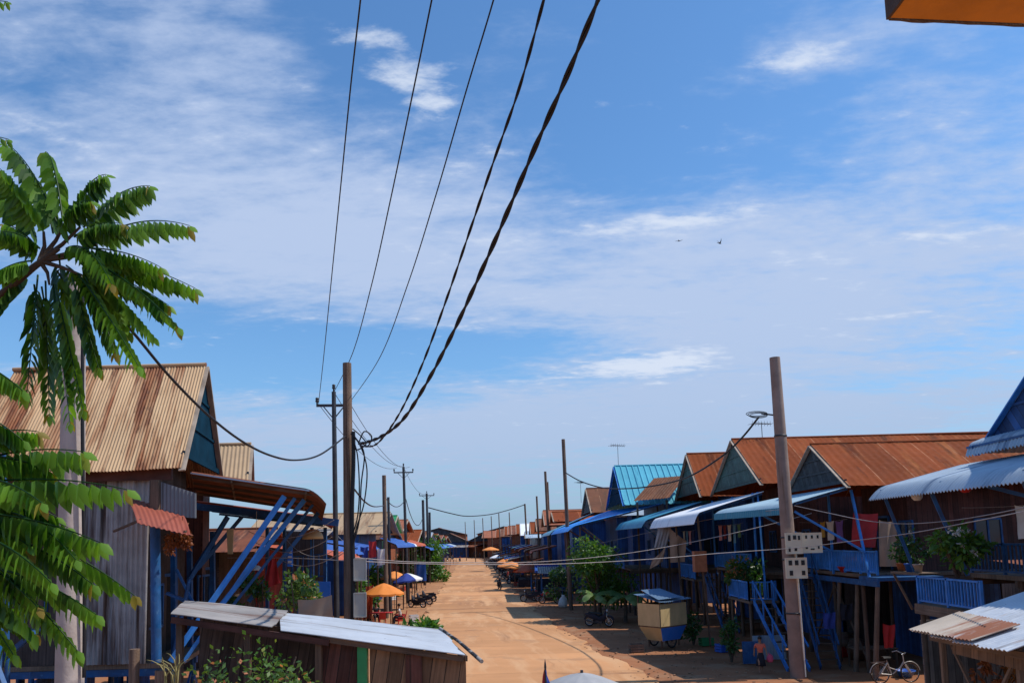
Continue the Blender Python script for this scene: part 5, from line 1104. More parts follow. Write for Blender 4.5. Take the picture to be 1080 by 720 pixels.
m = MB(); q = lerp(A0, A1, .81); m.beam((q.x, 13.17, -.1), (q.x, 13.17, q.z - .13), .28, .03, (0, 1, 0)); m.build('shutter', m_boardsdk, LT)
for f in (.02, .25, .49): p = lerp(A0, A1, f); m = MB(); m.beam((p.x, 13.15, -.1), (p.x, 13.15, p.z - .1), .1); m.build('post', m_wooddk, LT)
m = MB(); q = lerp(A1, B0, 0); q2 = lerp(A1, B0, 1); m.prism([(q.x - .2, 13.3, -.1), (q2.x - .25, 15.8, -.1), (q2.x - .25, 15.8, q2.z - .15), (q.x - .2, 13.3, q.z - .15)], (-.05, 0, 0)); m.build('end_wall', m_boards, LT)
m = MB(); m.tube([at(464, 662, 15.9), at(484, 676, 14.5), at(508, 697, 12.8)], [.028, .03, .034], 9); tag(m.build('pipe', M('mottled_pipe', (.30, .27, .24), .6, 0, .3, 4, patch=((.02, .02, .02), .6, 5))), 'mottled black-and-white pole resting along the right edge of the tin roof', 'pole')
# plants around it
bush('flower_bush', 'flowering shrub with yellow-green heads in front of the lean-to, rightmost', 'bush', (-3.55, 11.6, 0), (.75, .55, .62), 520, .10, l_flower, rng, lift=2.1, tipf=.07, clumps=16)
bush('flower_bush', 'pink-flowered shrub left of the yellow-green one in the lower left', 'bush', (-4.5, 11.8, 0), (.75, .5, .6), 460, .10, l_flower, rng, lift=2.2, tipf=.08, clumps=14)
bush('flower_bush', 'dark tall-stemmed weed in front of the lean-to opening', 'bush', (-3.8, 12.1, 0), (.55, .4, .75), 330, .1, l_bush, rng, lift=2.2, tipf=.1, clumps=14)
bush('shrub', 'bright green shrub showing over the far edge of the tin roof', 'bush', (-2.15, 17.5, 0), (.6, .55, .42), 900, .16, l_bush, rng, lift=2.5, big=True)
for px, Y, r_, lb in ((316, 20.5, .62, 'yellow-green croton-like bush beside the red cloth'), (332, 22, .4, 'smaller bush in front of the blue panel')):
    c = at(px, 640, Y); bush('shrub', lb, 'bush', (c.x, Y, 0), (r_, r_, r_ * 1.1), 700, .15, l_flower, rng, lift=c.z - .35 if c.z > .4 else .3, big=True, tipf=.05)
for px, Y, py, r_, lb in ((268, 23, 622, .5, 'dark leafy plant behind the blue struts'), (250, 26, 640, .55, 'shaded plant under the blue beam')):
    c = at(px, py, Y); bush('shrub', lb, 'bush', (c.x, Y, 0), (r_, r_, r_), 500, .15, l_dark, rng, lift=max(.3, c.z - r_), big=True)
gr = MB()
for k in range(16):
    p = at(180 + rng.uniform(-8, 8), 722, 12.6); a = rng.uniform(0, 6.28); l_ = rng.uniform(.5, .95); pts = [p + V((math.cos(a) * l_ * .45 * q * q, math.sin(a) * l_ * .2 * q, l_ * (q - .45 * q * q))) for q in (0, .3, .6, .85, 1)]; gr.tube(pts, [.012, .011, .009, .006, .002], 4)
gr.tube([(at(180, 722, 12.6).x, 12.6, -.05), at(180, 724, 12.6)], .1, 7); tag(gr.build('grass_clump', M('dry_grass', (.28, .24, .10), .8)), 'clump of dry grass blades beside the brown stump', 'grass')
for px, py, r_, lb in ((142, 684, .085, 'taller brown wooden stump post in the lower left'), (172, 706, .13, 'thicker short stump right of the taller one')):
    p = at(px, py, 13.4); m = MB(); m.tube([(p.x, 13.4, -.1), (p.x, 13.4, p.z * .6), p], [r_ * 1.1, r_, r_], 10); tag(m.build('wooden_post', m_polewood), lb, 'post')
# odd things hung in the left gallery
cloth('red cloth hanging from a line in the dark gallery on the left', at(284, 588, 23.5), at(291, 588, 23.5), at(296, 614, 23.5), at(277, 622, 23.5), m_redcloth, waves=1.6)
cloth('tan tarpaulin stretched below the bush beside the middle pole', at(314, 632, 19.5), at(350, 627, 19.5), at(351, 652, 19.5), at(315, 655, 19.5), m_tarp, amp=.03, waves=1.2, name='tarpaulin')
t = thing('shop_sign', 'narrow blue-and-white sign hanging above the red cloth', 'sign', at(305.5, 597, 26))
m = MB(); m.prism([at(303, 578, 26), at(308, 578, 26), at(308, 597, 26), at(303, 597, 26)], (0, .05, 0)); m.build('board', m_cobalt, t)
m = MB()
for y in (581, 586, 591): m.prism([at(303.6, y, 25.97), at(307.4, y, 25.97), at(307.4, y + 2.4, 25.97), at(303.6, y + 2.4, 25.97)], (0, .012, 0))
m.build('white_marks', m_plwhite, t)
m = MB(); m.prism([at(239, 558, 23), at(246, 557, 23), at(245, 584, 23), at(240, 584, 23)], (0, .05, 0)); tag(m.build('plank', m_cream), 'pale wooden plank hung upright in the dark gallery', 'plank')
c = at(330, 568, 28); t = thing('parasol', 'cream dome-shaped parasol under the blue beam', 'parasol', (c.x, c.y, 0)); m = MB(); m.lathe([(0, .36), (.12, .35), (.26, .27), (.36, .12), (.38, 0), (.35, .0), (.24, .25), (0, .33)], c, 16); m.build('canopy', m_cream, t); m = MB(); m.tube([(c.x, c.y, 0), c + V((0, 0, .33))], .02, 6); m.build('pole', m_steel, t)
c = at(270, 601, 25); m = MB(); m.lathe([(0, .16), (.1, .14), (.2, .05), (.24, 0), (.2, .02), (0, .12)], c, 14); m.tube([c + V((0, 0, .15)), c + V((0, 0, 1.9))], .008, 4); tag(m.build('lamp_shade', m_plwhite), 'small white lamp shade hanging behind the blue struts', 'lamp')
# --- poles on the left
pl = pole('pale concrete pole half hidden by the drooping tree at the left', at(79, 292, 8.9), (at(81, 715, 8.7).x, 8.7, 0), .118, .17, m_conc)
p1 = at(366, 383, 20.0); p1b = at(367.5, 650, 20.0)
pole('thick brown pole in the middle with a tangle of cables', p1, (p1b.x + .05, 20.0, 0), .115, .16, m_polewood)
t2 = at(352, 413, 30.0); pole('slim pole with a crossarm just behind the thick brown pole', t2, (at(356, 690, 30).x, 30.0, 0), .085, .12, m_steel, cross=(1.35, .55, .1))
t3 = at(405, 501, 54); pole('bare brown pole above the orange umbrellas', t3, (t3.x + .1, 54, 0), .14, .17, m_polewood)
t3b = at(409.5, 524, 58); pole('dark short pole close behind the bare brown pole', t3b, (t3b.x + .1, 58, 0), .1, .13, m_steel)
t4 = at(425.5, 492, 67); pole('dark crossarm pole above the blue-and-white umbrella', t4, (t4.x + .25, 67, 0), .11, .15, m_steel, cross=(1.7, .5, .1))
t4b = at(446, 527, 96); pole('bare dark pole beside the farthest crossarm pole', t4b, (t4b.x + .1, 96, 0), .16, .18, m_steel)
t5 = at(450, 520, 103); pole('farthest crossarm pole, over the roadside tree', t5, (t5.x + .1, 103, 0), .14, .17, m_steel, cross=(2.0, .3, .1))
t5b = at(453, 540, 112); pole('short pole just right of the farthest crossarm pole', t5b, (t5b.x, 112, 0), .17, .19, m_steel)
for py, h_, lb in ((600, .55, 'grey meter box high on the thick brown pole'), (637, .60, 'grey meter box low on the thick brown pole, above the tin roof')):
    meter_box(lb, at(380, py, 19.85), (.15, -1, 0), .30, h_, .18, m_meterg, [])
m = MB()
m.tube([at(372, y, 19.85) + V((.02 * math.sin(y), 0, 0)) for y in range(455, 680, 12)], .055, 7); tag(m.build('cable_bundle', m_black), 'thick black cable bundle strapped down the brown pole', 'cable')
for k, pts in enumerate(([(370, 457), (380, 470), (387, 495), (384, 530), (376, 556), (370, 580)], [(372, 462), (377, 480), (379, 515), (377, 545), (371, 566)], [(374, 460), (384, 478), (381, 510), (379, 548), (372, 575)], [(378, 468), (384, 455), (392, 460), (388, 470), (380, 466)], [(372, 452), (381, 460), (386, 468), (377, 474), (371, 470)])):
    wire('black cable drooping in loops down the side of the thick brown pole', [at(x, y, 19.8) for x, y in pts], .018, name='cable_loop', n=8, group='loops of cable on the thick brown pole')

# --- street life on the left
umbrella('large orange umbrella over a stall beside the road on the left', at(405, 640, 49), at(405, 614.5, 49).z, 1.28, .62, [m_orange], 0)
umbrella('smaller orange umbrella behind the large one', at(416, 620, 62), at(416, 602, 62).z, 1.15, .5, [m_orange2], 0)
umbrella('blue-and-white umbrella beside the smaller orange one', at(429, 620, 61), at(429, 604, 61).z, 1.2, .55, [m_whitecloth, m_bluecloth], 0, tilt=(.12, 0), a0=rad(-50))
p = gnd(404, 657)
table('stall table under the large orange umbrella', (p.x - .1, p.y - .2, -.03), 1.5, .8, .75, m_redcloth)
cp = chair('red plastic chair at the umbrella stall, nearest the road', m_plred); put(cp, (p.x + 1.3, p.y - .6, -.03), rad(100))
for dx, dy, rz, lb in ((-1.3, -.8, -80, 'red plastic chair on the left of the umbrella stall'), (.2, -1.4, 10, 'red plastic chair in front of the umbrella stall table'), (-.6, .9, 180, 'red plastic chair behind the umbrella stall table')): dup(cp, (p.x + dx, p.y + dy, -.03), rad(rz), lb, None)
person('seated person in a dark shirt at the orange umbrella stall', (p.x - .6, p.y + .8, -.03), rad(200), 'sit', m_dark, m_dark, .98)
person('seated person in a white shirt under the large orange umbrella', (p.x + 1.2, p.y - .55, -.03), rad(100), 'sit', m_whitecloth, m_dark, .98)
person('person in a red shirt standing behind the orange umbrella stall', (p.x - 1.1, p.y + 1.0, -.03), rad(170), 'stand', m_redcloth, m_dark, 1.0)
for k, (dx, dy, mt, lb) in enumerate(((-1.6, -.2, m_cream, 'cream carton beside the umbrella stall'), (-1.5, .6, m_boards, 'brown carton behind the umbrella stall'), (1.9, .6, m_plwhite, 'white cool box beside the umbrella stall'), (.9, 1.4, m_redcloth, 'red drinks crate at the back of the umbrella stall'))): crate(lb, (p.x + dx, p.y + dy, -.04), mt, .55, .45, .5, .2 * k)
cloth('dark red curtain hanging at the side of the umbrella stall', at(386, 618, 50), at(394, 616, 50), at(392, 652, 50), at(384, 652, 50), m_redorange, waves=2)
for k, (px, py, rz, lb) in enumerate(((440, 640, 60, 'motorbike parked nearest the big orange umbrella'), (446, 637, 75, 'motorbike parked in the middle of three by the umbrella stall'), (451, 634, 66, 'motorbike parked nearest the road of three by the umbrella stall'), (452, 610, 80, 'motorbike parked by the blue-and-white umbrella'), (460, 608, 95, 'motorbike at the roadside below the left tree'))):
    q = gnd(px, py); dup(mb1, (q.x, q.y, -.03), rad(rz), lb, 'motorbikes parked on the left of the street')
for k, (px, py, rz, sm, lb, lb2) in enumerate(((527, 621, 12, m_dark, 'person riding a motorbike up the middle of the street', 'motorbike ridden up the middle of the street'), (485, 592, 170, m_redcloth, 'person in red riding a distant motorbike', 'distant motorbike ridden by the person in red'), (477, 590, 165, m_dark, 'person in dark clothes riding the farther distant motorbike', 'distant motorbike on the left of another'), (472, 591, 175, m_grey, 'person in grey riding the leftmost distant motorbike', 'leftmost distant motorbike coming down the street'))):
    q = gnd(px, py); dup(mb1, (q.x, q.y, .02), rad(rz), lb2, 'motorbikes being ridden on the street'); d = V((-math.sin(rad(rz)), math.cos(rad(rz)), 0)) * -.18
    person(lb, (q.x + d.x, q.y + d.y, .02), rad(rz), 'ride', sm, m_dark, 1.0)
q = gnd(506, 588); person('distant person walking at the right edge of the street', (q.x, q.y, 0), 0, 'walk', m_dark, m_dark, 1.05)
bush('shrub', 'green banana-like shrub behind the large orange umbrella', 'bush', (-11.6, 62, 0), (1.5, 1.4, 1.6), 1100, .38, l_bush, rng, big=True)
bush('shrub', 'shrub left of the large orange umbrella by the meter boxes', 'bush', (-10.6, 53, 0), (1.2, 1.2, 1.5), 900, .34, l_bush, rng, big=True)
def tree(label, x, y, h, r, mat, n, ls):
    t = thing('roadside_tree', label, 'tree', (x, y, 0)); f = MB(); foliage(f, (x, y, h - r * .9), (r, r, r * .85), n, ls, rng, 22); foliage(f, (x + r * .4, y - .5, h - r * 1.6), (r * .8, r * .8, r * .6), n // 2, ls, rng, 12); f.build('crown', mat, t)
    s = MB(); s.tube([(x, y, -.1), (x + .1, y, h * .35), (x, y, h * .7)], [.2, .16, .08], 8); stems(s, (x + .1, y, h * .35), [(x - r * .6, y, h * .7), (x + r * .6, y - .5, h * .65), (x, y + r * .5, h * .8)], .09, rng); s.build('trunk', m_bark, t)
tree('bushy green roadside tree where the street narrows on the left', -12.2, 104, 6.0, 3.0, l_bush, 2200, .5)
tree('smaller tree in front of the bushy roadside tree', -12.4, 92, 4.2, 1.7, l_dark, 1100, .4)
cloth('blue plastic sheet draped by the trunk of the roadside tree', at(437, 593, 84), at(449, 592, 84), at(450, 612, 84), at(438, 613, 84), m_bluetarp, waves=2, name='tarpaulin')
# right, far street life
umbrella('orange umbrella leaning over the right edge of the street', gnd(541, 622), at(541, 592, 80).z, 1.5, .55, [m_orange2], 0, tilt=(-.1, 0))
umbrella('red-orange umbrella just right of the leaning orange one', gnd(558, 622), at(559, 594, 78).z, 1.6, .75, [m_redorange], 0)
umbrella('small pale orange umbrella far along the right of the street', gnd(518, 602), at(518, 577, 120).z, 1.5, .5, [m_orange2], 0)
ST = thing('market_stall', 'dark blue covered stall under the red-orange umbrella', 'stall', (2.6, 76, 0)); 
m = MB(); m.prism([(2.0, 74.5, 0), (5.6, 74.5, 0), (5.6, 74.5, 1.5), (2.0, 74.5, 1.3)], (0, 1.6, 0)); m.build('cover', m_dark, ST)
m = MB(); m.sheet((2.0, 78, 2.6), (6.0, 78, 2.7), (6.2, 74, 2.1), (1.9, 74, 2.0), .3, .03, 4, sag=.1); m.build('tarpaulin', m_bluetarp, ST)
for x, y in ((2.1, 74.1), (5.9, 74.1), (2.2, 77.8), (5.8, 77.8)): m = MB(); m.beam((x, y, -.1), (x, y, 2.2 if y < 75 else 2.6), .07); m.build('post', m_wood, ST)
vr = random.Random(9)
for k in range(9):
    y = 86 + k * 12; _, b = road_x(y); h = vr.uniform(2.2, 3.0); mt = vr.choice((m_zincold, m_slate, m_rustd, m_bluetarp, m_dark))
    t = thing('market_stall', 'low roadside stall with a sloping cover far along the right', 'stall', (b + 2, y, 0), 'roadside stalls along the right of the street')
    m = MB(); m.sheet((b + 3.6, y, h + .5), (b + 3.4, y + 7, h + .5), (b + .2, y + 7, h - .2), (b + .1, y, h - .2), .3, .02, 3, sag=.08); m.build('cover', mt, t)
    for x, yy in ((b + .4, y + .3), (b + .4, y + 6.6), (b + 3, y + .3), (b + 3, y + 6.6)): m = MB(); m.beam((x, yy, -.1), (x, yy, h), .08); m.build('post', m_wooddk, t)
    m = MB(); m.box((b + .8, y + .6, 0), (b + 2.2, y + 6, .8)); m.build('counter', vr.choice((m_boardsdk, m_dark, m_redwall)), t)
    for j in range(2): 
        xx = b + .3 - vr.uniform(0, .5); dup(mb1, (xx, y + 8 + j * 1.3, -.03), rad(vr.uniform(60, 120)), 'motorbike parked between the far stalls on the right', 'motorbikes parked along the far right stalls')
# --- more people and goods along the far street
pr = random.Random(17); shirts = (m_redcloth, m_whitecloth, m_bluecloth, m_dark, m_pinkcloth, m_grey)
for k, (px, py, rz, ps, lb) in enumerate(((536, 614, 100, 'stand', 'person standing under the leaning orange umbrella'), (566, 622, 240, 'stand', 'person in white behind the motorbikes at the blue-roofed shop'), (552, 612, 60, 'sit', 'person seated under the red-orange umbrella'), (433, 618, 60, 'stand', 'person standing by the blue-and-white umbrella'), (441, 610, 20, 'walk', 'person walking along the left verge towards the tree'), (513, 598, 200, 'walk', 'person walking near the far right stalls'))):
    q = gnd(px, py); person(lb, (q.x, q.y, -.02), rad(rz), ps, shirts[k], m_dark, 1.0)
for k, (px, py, mt, lb) in enumerate(((545, 617, m_plred, 'red crate beside the leaning orange umbrella'), (549, 618, m_wood, 'wooden crate between the two orange umbrellas'), (575, 629, m_plblue, 'blue crate behind the parked motorbikes on the right'), (413, 632, m_plwhite, 'white foam box behind the orange umbrella stall'), (421, 628, m_plgreen, 'green crate by the bare brown pole'), (425, 622, m_plred, 'red crate below the blue-and-white umbrella'))):
    q = gnd(px, py); crate(lb, (q.x, q.y, -.03), mt, .7, .5, .45, .3 * k)
for k, (px, py, sx) in enumerate(((418, 627, 1.4), (430, 615, 1.6), (556, 616, 1.8))):
    q = gnd(px, py); table(('low goods table beside the bare brown pole', 'goods table under the blue-and-white umbrella', 'goods table under the red-orange umbrella')[k], (q.x, q.y, -.03), sx, .8, .75, m_boards)
for k, (px, py, mt, lb) in enumerate(((389, 570, m_redcloth, 'red banner cloth on the shop front behind the middle pole'), (398, 578, m_whitecloth, 'white cloth drying on the shop front behind the bare pole'), (380, 576, m_bluecloth, 'blue cloth hung by the shop front next to the red banner'))):
    cloth(lb, at(px, py, 45 + k), at(px + 8, py, 45 + k), at(px + 8, py + 17, 45 + k), at(px, py + 18, 45 + k), mt, waves=1.5)

# --- denser roadside on both sides of the middle distance
dr = random.Random(77)
for k, (px, py, r_, mt, lb) in enumerate(((533, 606, 1.3, m_orange2, 'faded orange umbrella beyond the leaning one on the right'), (396, 612, 1.1, m_redorange, 'red-orange umbrella half hidden behind the meter boxes'), (440, 599, 1.2, m_orange2, 'faded orange umbrella in front of the roadside tree'), (524, 598, 1.4, m_white, 'white umbrella among the far right stalls'))):
    q = gnd(px, py); umbrella(lb, (q.x, q.y, 0), 2.5, r_, .55, [mt], 0)
for k, (px, py, mt, lb) in enumerate(((392, 606, m_bluel, 'blue slatted stall frame behind the red-orange umbrella'), (421, 610, m_blue, 'blue slatted stall frame between the left umbrellas'), (436, 602, m_blue, 'blue slatted stall frame before the roadside tree'), (588, 632, m_blue, 'blue slatted stall frame under the bright blue awning'), (574, 622, m_bluel, 'light blue slatted stall frame left of the slim brown pole'))):
    q = gnd(px, py); t = thing('stall_frame', lb, 'stall', (q.x, q.y, 0)); m = MB(); railing_mb(m, q + V((-1.3, 0, .0)), q + V((1.3, 0, .0)), 1.0, .2, .022); m.build('slatted_front', mt, t)
    for dx in (-1.3, 1.3):
        for dy in (0, 1.5): m = MB(); m.beam(q + V((dx, dy + .01, -.05)), q + V((dx, dy + .01, 2.3 + dy * .2)), .08); m.build('post', mt, t)
    m = MB(); m.sheet(q + V((-1.6, 1.8, 2.75)), q + V((1.6, 1.8, 2.75)), q + V((1.6, -.5, 2.28)), q + V((-1.6, -.5, 2.28)), .2, .02, 3, sag=.04); m.build('roof', dr.choice((m_zincold, m_slate, m_rustb)), t)
    m = MB(); m.box((q.x - 1.2, q.y + .5, .7), (q.x + 1.2, q.y + 1.2, .76)); m.build('shelf', m_wood, t)
# ================================================================== NEAR TREE, WIRES, BIRDS, EAVE
rng = random.Random(33)
T = thing('gooseberry_tree', 'tree with long drooping pinnate leaves at the left edge', 'tree', (-4.4, 4.4, 0))
def frond(p0, p1, Y0, Y1, ll, droop, n=16, w_=.40):
    a = at(p0[0], p0[1], Y0); b = at(p1[0], p1[1], Y1); Ln = (b - a).length
    m = MB(); pts = []
    for i in range(13):
        t = i / 12; pts.append(a.lerp(b, t) + V((0, 0, 4 * droop * Ln * t * (1 - t))))
    m.tube(pts, [.006 - .004 * i / 12 for i in range(13)], 5)
    tone = rng.uniform(-.2, .28)
    for i in range(n):
        t = .12 + .86 * i / (n - 1); k = min(11, int(t * 12)); f = t * 12 - k; p = pts[k].lerp(pts[k + 1], f); d = (pts[k + 1] - pts[k]).normalized()
        s = d.cross(V((0, 0, 1)));  s = s.normalized() if s.length > .1 else V((1, 0, 0))
        sz = ll * (.62 + .5 * math.sin(math.pi * min(1, .15 + t * .8))) * rng.uniform(.85, 1.12)
        for sg in (-1, 1):
            down = rng.uniform(.85, 1.5)
            ld = (d * rng.uniform(.25, .5) + s * sg * rng.uniform(.45, .75) + V((0, 0, -down))).normalized()
            c = min(.87, max(0, rng.gauss(.42, .2) + .25 * (t > .85) + tone))
            if t > .93 and rng.random() < .5: c = rng.uniform(.88, 1)
            leaf(m, p + V((0, 0, -.004)), ld, (s * sg * -.6 + V((0, 0, .5)) + d * .3), sz, sz * w_ * 1.12, c, .35, .06)
    leaf(m, pts[-1], (pts[-1] - pts[-2]).normalized() + V((0, 0, -.5)), V((0, -.6, .6)), ll * .62, ll * .3, rng.choice((.7, .8, .86, .97)))
    m.build('frond', l_star, T)
up = [((62, 240), (8, 152), .10), ((66, 232), (48, 160), .16), ((45, 240), (0, 178), .08), ((72, 232), (112, 184), .2), ((88, 240), (158, 196), .14), ((100, 252), (200, 238), .10), ((96, 262), (152, 292), .10), ((104, 272), (206, 304), .05), ((98, 276), (188, 345), .04),
      ((92, 282), (163, 356), .03), ((82, 288), (146, 386), .02), ((76, 292), (104, 388), .0), ((56, 300), (74, 446), .0), ((44, 302), (62, 410), .0), ((36, 300), (42, 358), .02), ((42, 262), (-12, 246), .12), ((38, 250), (-6, 210), .12), ((34, 275), (-16, 296), .10), ((48, 296), (52, 438), .0), ((84, 270), (130, 330), .05),
      ((60, 240), (96, 212), .2), ((40, 290), (28, 420), .0), ((90, 292), (122, 372), .02), ((70, 280), (112, 330), .05), ((60, 285), (96, 352), .03), ((78, 250), (128, 236), .12), ((95, 282), (178, 322), .05), ((58, 300), (88, 432), 0), ((86, 262), (170, 282), .08), ((30, 285), (-8, 330), .06),
      ((70, 262), (118, 300), .12), ((56, 246), (30, 196), .16), ((62, 268), (70, 352), .03), ((84, 276), (136, 350), .06), ((40, 262), (4, 236), .14)]
for (a, b, d) in up:
    Y0 = 4.4 + rng.uniform(-.12, .12); frond(a, b, Y0, Y0 + rng.uniform(-.45, .4),  .106 * (1 + rng.uniform(-.05, .2)), d)
lowf = [((-30, 488), (88, 476), .06), ((-40, 512), (134, 516), .05), ((-30, 540), (106, 572), .05), ((20, 570), (98, 616), .05), ((35, 566), (142, 628), .05), ((-25, 562), (54, 614), .06), ((0, 600), (102, 648), .05), ((-10, 590), (82, 686), .03), ((-40, 470), (40, 455), .1), ((-30, 520), (60, 545), .06), ((-40, 580), (40, 640), .04), ((10, 540), (80, 590), .06), ((-20, 600), (60, 660), .04), ((-40, 380), (24, 412), .08), ((-40, 430), (24, 464), .08),
        ((-30, 505), (44, 530), .06), ((-35, 550), (30, 575), .05), ((-30, 610), (36, 668), .04), ((-40, 620), (14, 690), .04), ((-20, 530), (72, 556), .06), ((-30, 575), (70, 628), .05), ((-36, 480), (58, 498), .07), ((-40, 640), (20, 640), .05)]
for k, (a, b, d) in enumerate(lowf):
    Y0 = 3.3 + rng.uniform(-.12, .12); big = k < 3; frond(a, b, Y0, Y0 + rng.uniform(-.3, .25), .128 if big else .10, d, 14)
for a, b in (((-60, 2), (8, 2)), ((-60, 138), (9, 147))): frond(a, b, 4.2, 4.0, .07, .02, 10)
m = MB(); m.tube([(-4.4, 4.4, -.1), (-4.45, 4.4, 2.5), (-4.2, 4.4, 4.6), (-3.7, 4.4, 5.8)], [.16, .13, .11, .08], 10); m.build('trunk', m_bark, T)
hub = at(62, 262, 4.4)
m = MB(); m.tube([(-3.7, 4.4, 5.8), at(-60, 350, 4.4), at(0, 312, 4.4), at(35, 282, 4.4), hub], [.06, .034, .024, .02, .013], 9)
for q in ((92, 268), (84, 240), (70, 232), (46, 244), (52, 300), (86, 290), (102, 258)): m.tube([at(42, 275, 4.4), at((42 + q[0]) / 2 + 3, (275 + q[1]) / 2, 4.42), at(q[0], q[1], 4.4)], [.016, .011, .007], 6)
m.build('branch', m_bark, T)
m = MB(); m.tube([(-4.3, 4.4, 3.9), (-3.6, 3.8, 4.6), at(-70, 520, 3.3)], [.08, .05, .03], 8); m.tube([(-4.4, 4.4, 3.2), (-3.4, 3.7, 4.3), at(-60, 570, 3.3), at(10, 570, 3.3), at(36, 566, 3.3)], [.08, .05, .03, .012, .008], 8); m.tube([at(-70, 520, 3.3), at(-40, 470, 3.3), at(-60, 420, 3.4)], [.03, .02, .01], 6); m.build('branch', m_bark, T)

# --- wires
def pw(pts, a, b): return [onplan(x, y, a, b) for x, y in pts]
L1, top_ = (p1.x, 20.0), p1
wire('thick twisted power cable sweeping from the brown pole to the top right', pw([(379, 468), (400, 461), (425, 442), (452, 400), (478, 350), (505, 292), (535, 224), (565, 154), (598, 80), (630, 2), (646, -40)], L1, (1.15, 8.6)), .021, twist=1.1, n=8, name='power_cable')
wire('thinner twisted cable left of the thick one', pw([(380, 470), (397, 468), (420, 438), (445, 385), (470, 318), (495, 245), (520, 172), (548, 92), (573, 2), (584, -40)], L1, (.35, 9.2)), .0125, twist=.9, n=8)
C2 = (t2.x, 30.0)
wire('leftmost thin overhead wire', pw([(336, 425), (341, 380), (350, 290), (360, 190), (370, 90), (380, 2), (384, -40)], (at(336, 425, 30).x, 30), (-2.0, 10)), .012, name='overhead_wire')
wire('middle one of three thin overhead wires', pw([(353, 412), (372, 372), (392, 300), (412, 210), (434, 105), (455, 2), (463, -40)], C2, (-1.05, 10)), .012, name='overhead_wire')
wire('rightmost of the three thin overhead wires', pw([(369, 424), (400, 378), (430, 300), (460, 205), (492, 95), (520, 2), (530, -40)], (at(369, 424, 30).x, 30), (-.2, 10)), .012, name='overhead_wire')
def span(label, p, q, sag, r, mat=None): return wire(label, sagline(p, q, sag), r, mat, n=3, name='overhead_wire')
span('thin wire from the slim crossarm pole back to the next crossarm, left side', at(336, 426, 30), at(418.5, 493, 67), .9, .014)
span('thin wire between the tops of the two crossarm poles', at(352, 413, 30), at(425.5, 491, 67), .9, .014)
span('thin wire from the slim crossarm pole to the next one, right side', at(369, 425, 30), at(432, 492, 67), .9, .014)
span('thin wire joining the two farthest crossarm poles', at(425.5, 492, 67), at(450, 520, 103), .9, .016)
wire('black cable swooping from the left concrete pole to the brown pole', pw([(88, 294), (115, 322), (140, 350), (180, 398), (220, 438), (255, 465), (285, 480), (312, 485), (338, 479), (364, 460)], (at(88, 294, 8.9).x, 8.9), L1), .021, n=8)
m = MB(); m.tube([at(88, y, 8.75) + V((.012 * math.sin(y * .3), 0, 0)) for y in range(294, 720, 20)], .02, 6); tag(m.build('power_cable', m_black), 'black cable running down the right side of the left concrete pole', 'cable')
wire('sagging cable from the brown pole to the bare pole on the left', pw([(374, 516), (385, 529), (395, 534), (405, 533)], L1, (t3.x, 54)), .03, n=6)
wire('short sagging cable between the bare pole and the crossarm pole', sagline(at(405, 522, 54), at(427, 527, 67), .7), .03, n=3)
wire('cable drooping from the crossarm pole to the far left poles', sagline(at(428, 526, 67), at(446, 545, 96), 1.6), .035, n=3)
wire('long cable sagging across the far street between two poles', pw([(452, 535), (475, 541), (493, 544), (518, 542), (538, 537), (553, 532)], (t5.x, 103), (at(553, 531, 124).x, 124)), .07, n=8)
wire('black cable sagging along the right roofs to the dusty pole', pw([(596, 498), (612, 507), (635, 514), (660, 515), (690, 512), (725, 503), (760, 482), (782, 462), (800, 440)], (tt.x, 56.5), (tp.x, bs.y)), .04, n=8)
for lb, pts in (('lower pale wire crossing the street to the right-hand houses', [(240, 588, 24), (300, 588, 22), (368, 591, 19.9), (440, 594, 21), (520, 595, 22.5), (600, 594, 24), (690, 589, 25.5), (760, 583, 26.3), (838, 577.5, 26.5), (900, 570, 23.5), (960, 562, 20.5), (1030, 549, 17), (1080, 539, 15), (1110, 532, 14)]),
                ('upper pale wire rising from the street to the rust house', [(368, 587, 19.9), (430, 592, 22), (500, 593, 24), (570, 592, 25.5), (640, 586, 26.6), (700, 577, 27.4), (760, 565, 28), (815, 552, 28.3), (856, 541, 28.5)]),
                ('pale wire sagging from the rust house towards the blue house', [(838, 533, 28), (875, 541, 26), (915, 549, 24), (955, 552, 22), (1000, 549, 20), (1040, 543, 18), (1080, 535, 16.5), (1110, 528, 15.5)]),
                ('faint pale wire above the leafy bush', [(602, 578, 56), (640, 571, 50), (690, 560, 44), (740, 549, 38), (790, 541, 33), (822, 537, 27)])):
    wire(lb, [at(*p) for p in pts], .010 if 'faint' in lb else .012, m_palewire, n=6, name='service_wire')
for k, (x0, y0, x1, y1) in enumerate(((262, 560, 352, 548), (270, 572, 350, 566), (300, 566, 352, 580), (296, 590, 368, 575))):
    wire('thin grey service wire strung across the dark left gallery', sagline(at(x0, y0, 24), at(x1, y1, 21), .35), .009, m_palewire, n=3, name='service_wire', group='service wires in the left gallery')
bird('left bird of two small birds high over the street', at(716, 254, 60), .62, 1.2, .1)
bird('right bird of two, with wings raised', at(759, 256.5, 60), .8, .5, .9)
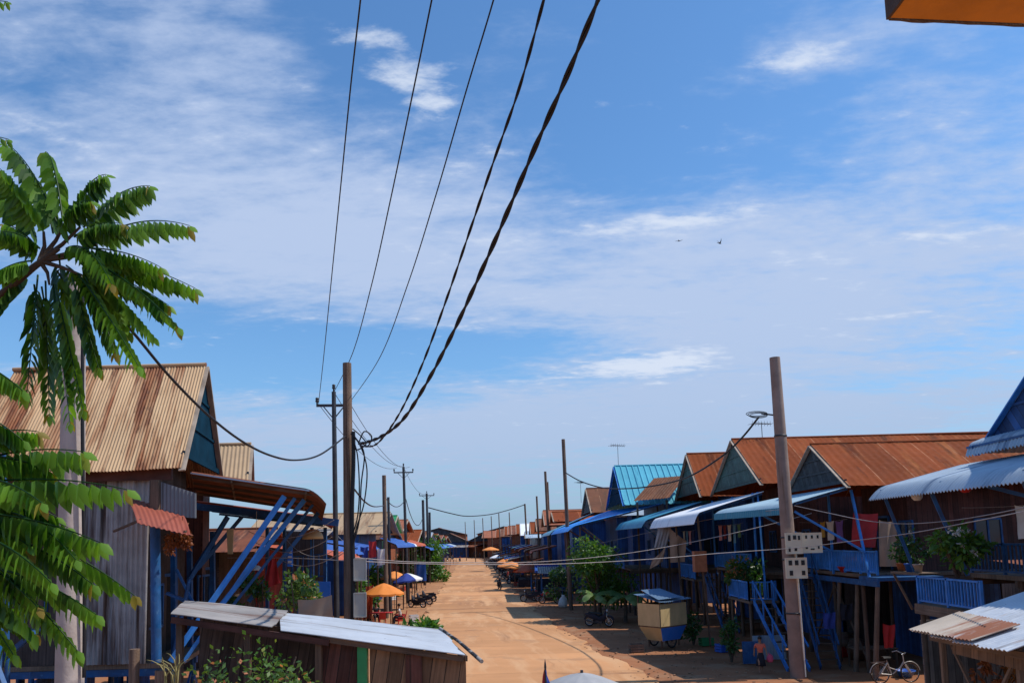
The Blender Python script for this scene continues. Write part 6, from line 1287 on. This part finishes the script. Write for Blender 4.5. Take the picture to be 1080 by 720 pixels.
# --- the eave overhead
E_ = thing('building_canopy', 'orange-painted roof overhang at the top right corner', 'canopy', (3.4, 1.0, 0)); c0 = at(939, 19, 4.0); c1 = at(1080, 25, 4.03)
d = (c1 - c0); d.z *= 1; e = c0 + d * 3.4; z0 = c0.z
m = MB(); back = V((.12, -4.6, 0)); m.prism([c0, e, e + back, c0 + back], (0, 0, .10)); m.build('slab', m_eave, E_)
m = MB(); jr = random.Random(2); n = 40; rows = []
for i in range(n + 1):
    p = c0.lerp(e, i / n) + V((0, .006, -.008 + jr.uniform(-.004, .004))); rows.append([p, p + V((0, .012, 0)), p + V((0, .012, .125)), p + V((0, 0, .125))])
m.grid(rows, None, False, True); rows = []
for i in range(n + 1):
    p = c0.lerp(c0 + back, i / n) + V((-.018, .012, -.006 + jr.uniform(-.004, .004))); rows.append([p, p + V((.016, 0, 0)), p + V((.016, 0, .12)), p + V((0, 0, .12))])
m.grid(rows, None, False, True); m.build('edge', m_eavedge, E_)
for x, y in ((4.0, .9), (4.0, -.4)): m = MB(); m.box((x, y, -.1), (x + .3, y + .3, c0.z - .12)); m.build('pillar', m_plaster, E_)
# --- flag and grey umbrella below
f0 = at(575, 701, 10.2); t = thing('flag', 'furled red-and-blue flag on a thin pole at the bottom edge', 'flag', (f0.x, f0.y, 0))
m = MB(); m.tube([(f0.x, f0.y, -.05), f0], .014, 7); m.lathe([(0, 0), (.016, .0), (.012, .05), (0, .12)], f0 - V((0, 0, .03)), 8); m.build('pole', m_steel, t)
for nm, mt, sg in (('red_cloth', m_redcloth, -1), ('blue_cloth', m_bluecloth, 1)):
    m = MB(); rows = []
    for i in range(12):
        v = i / 11; row = []
        for j in range(7):
            u = j / 6; w_ = .01 + .30 * v ** .8; row.append(f0 + V((sg * u * w_ * .55 + .012 * math.sin(v * 9 + u * 5), -.02 + .05 * math.sin(u * 7 + v * 4) * v - .02 * sg, -.06 - v * .85)))
        rows.append(row)
    m.grid(rows); m.grid([[p + V((0, .012, 0)) for p in r[::-1]] for r in rows]); m.build(nm, mt, t)
umbrella('grey umbrella top just showing at the bottom edge of the street', at(614, 720, 10.4), at(614, 708.5, 10.4).z, 1.05, .42, [m_grey], 0, n=10)
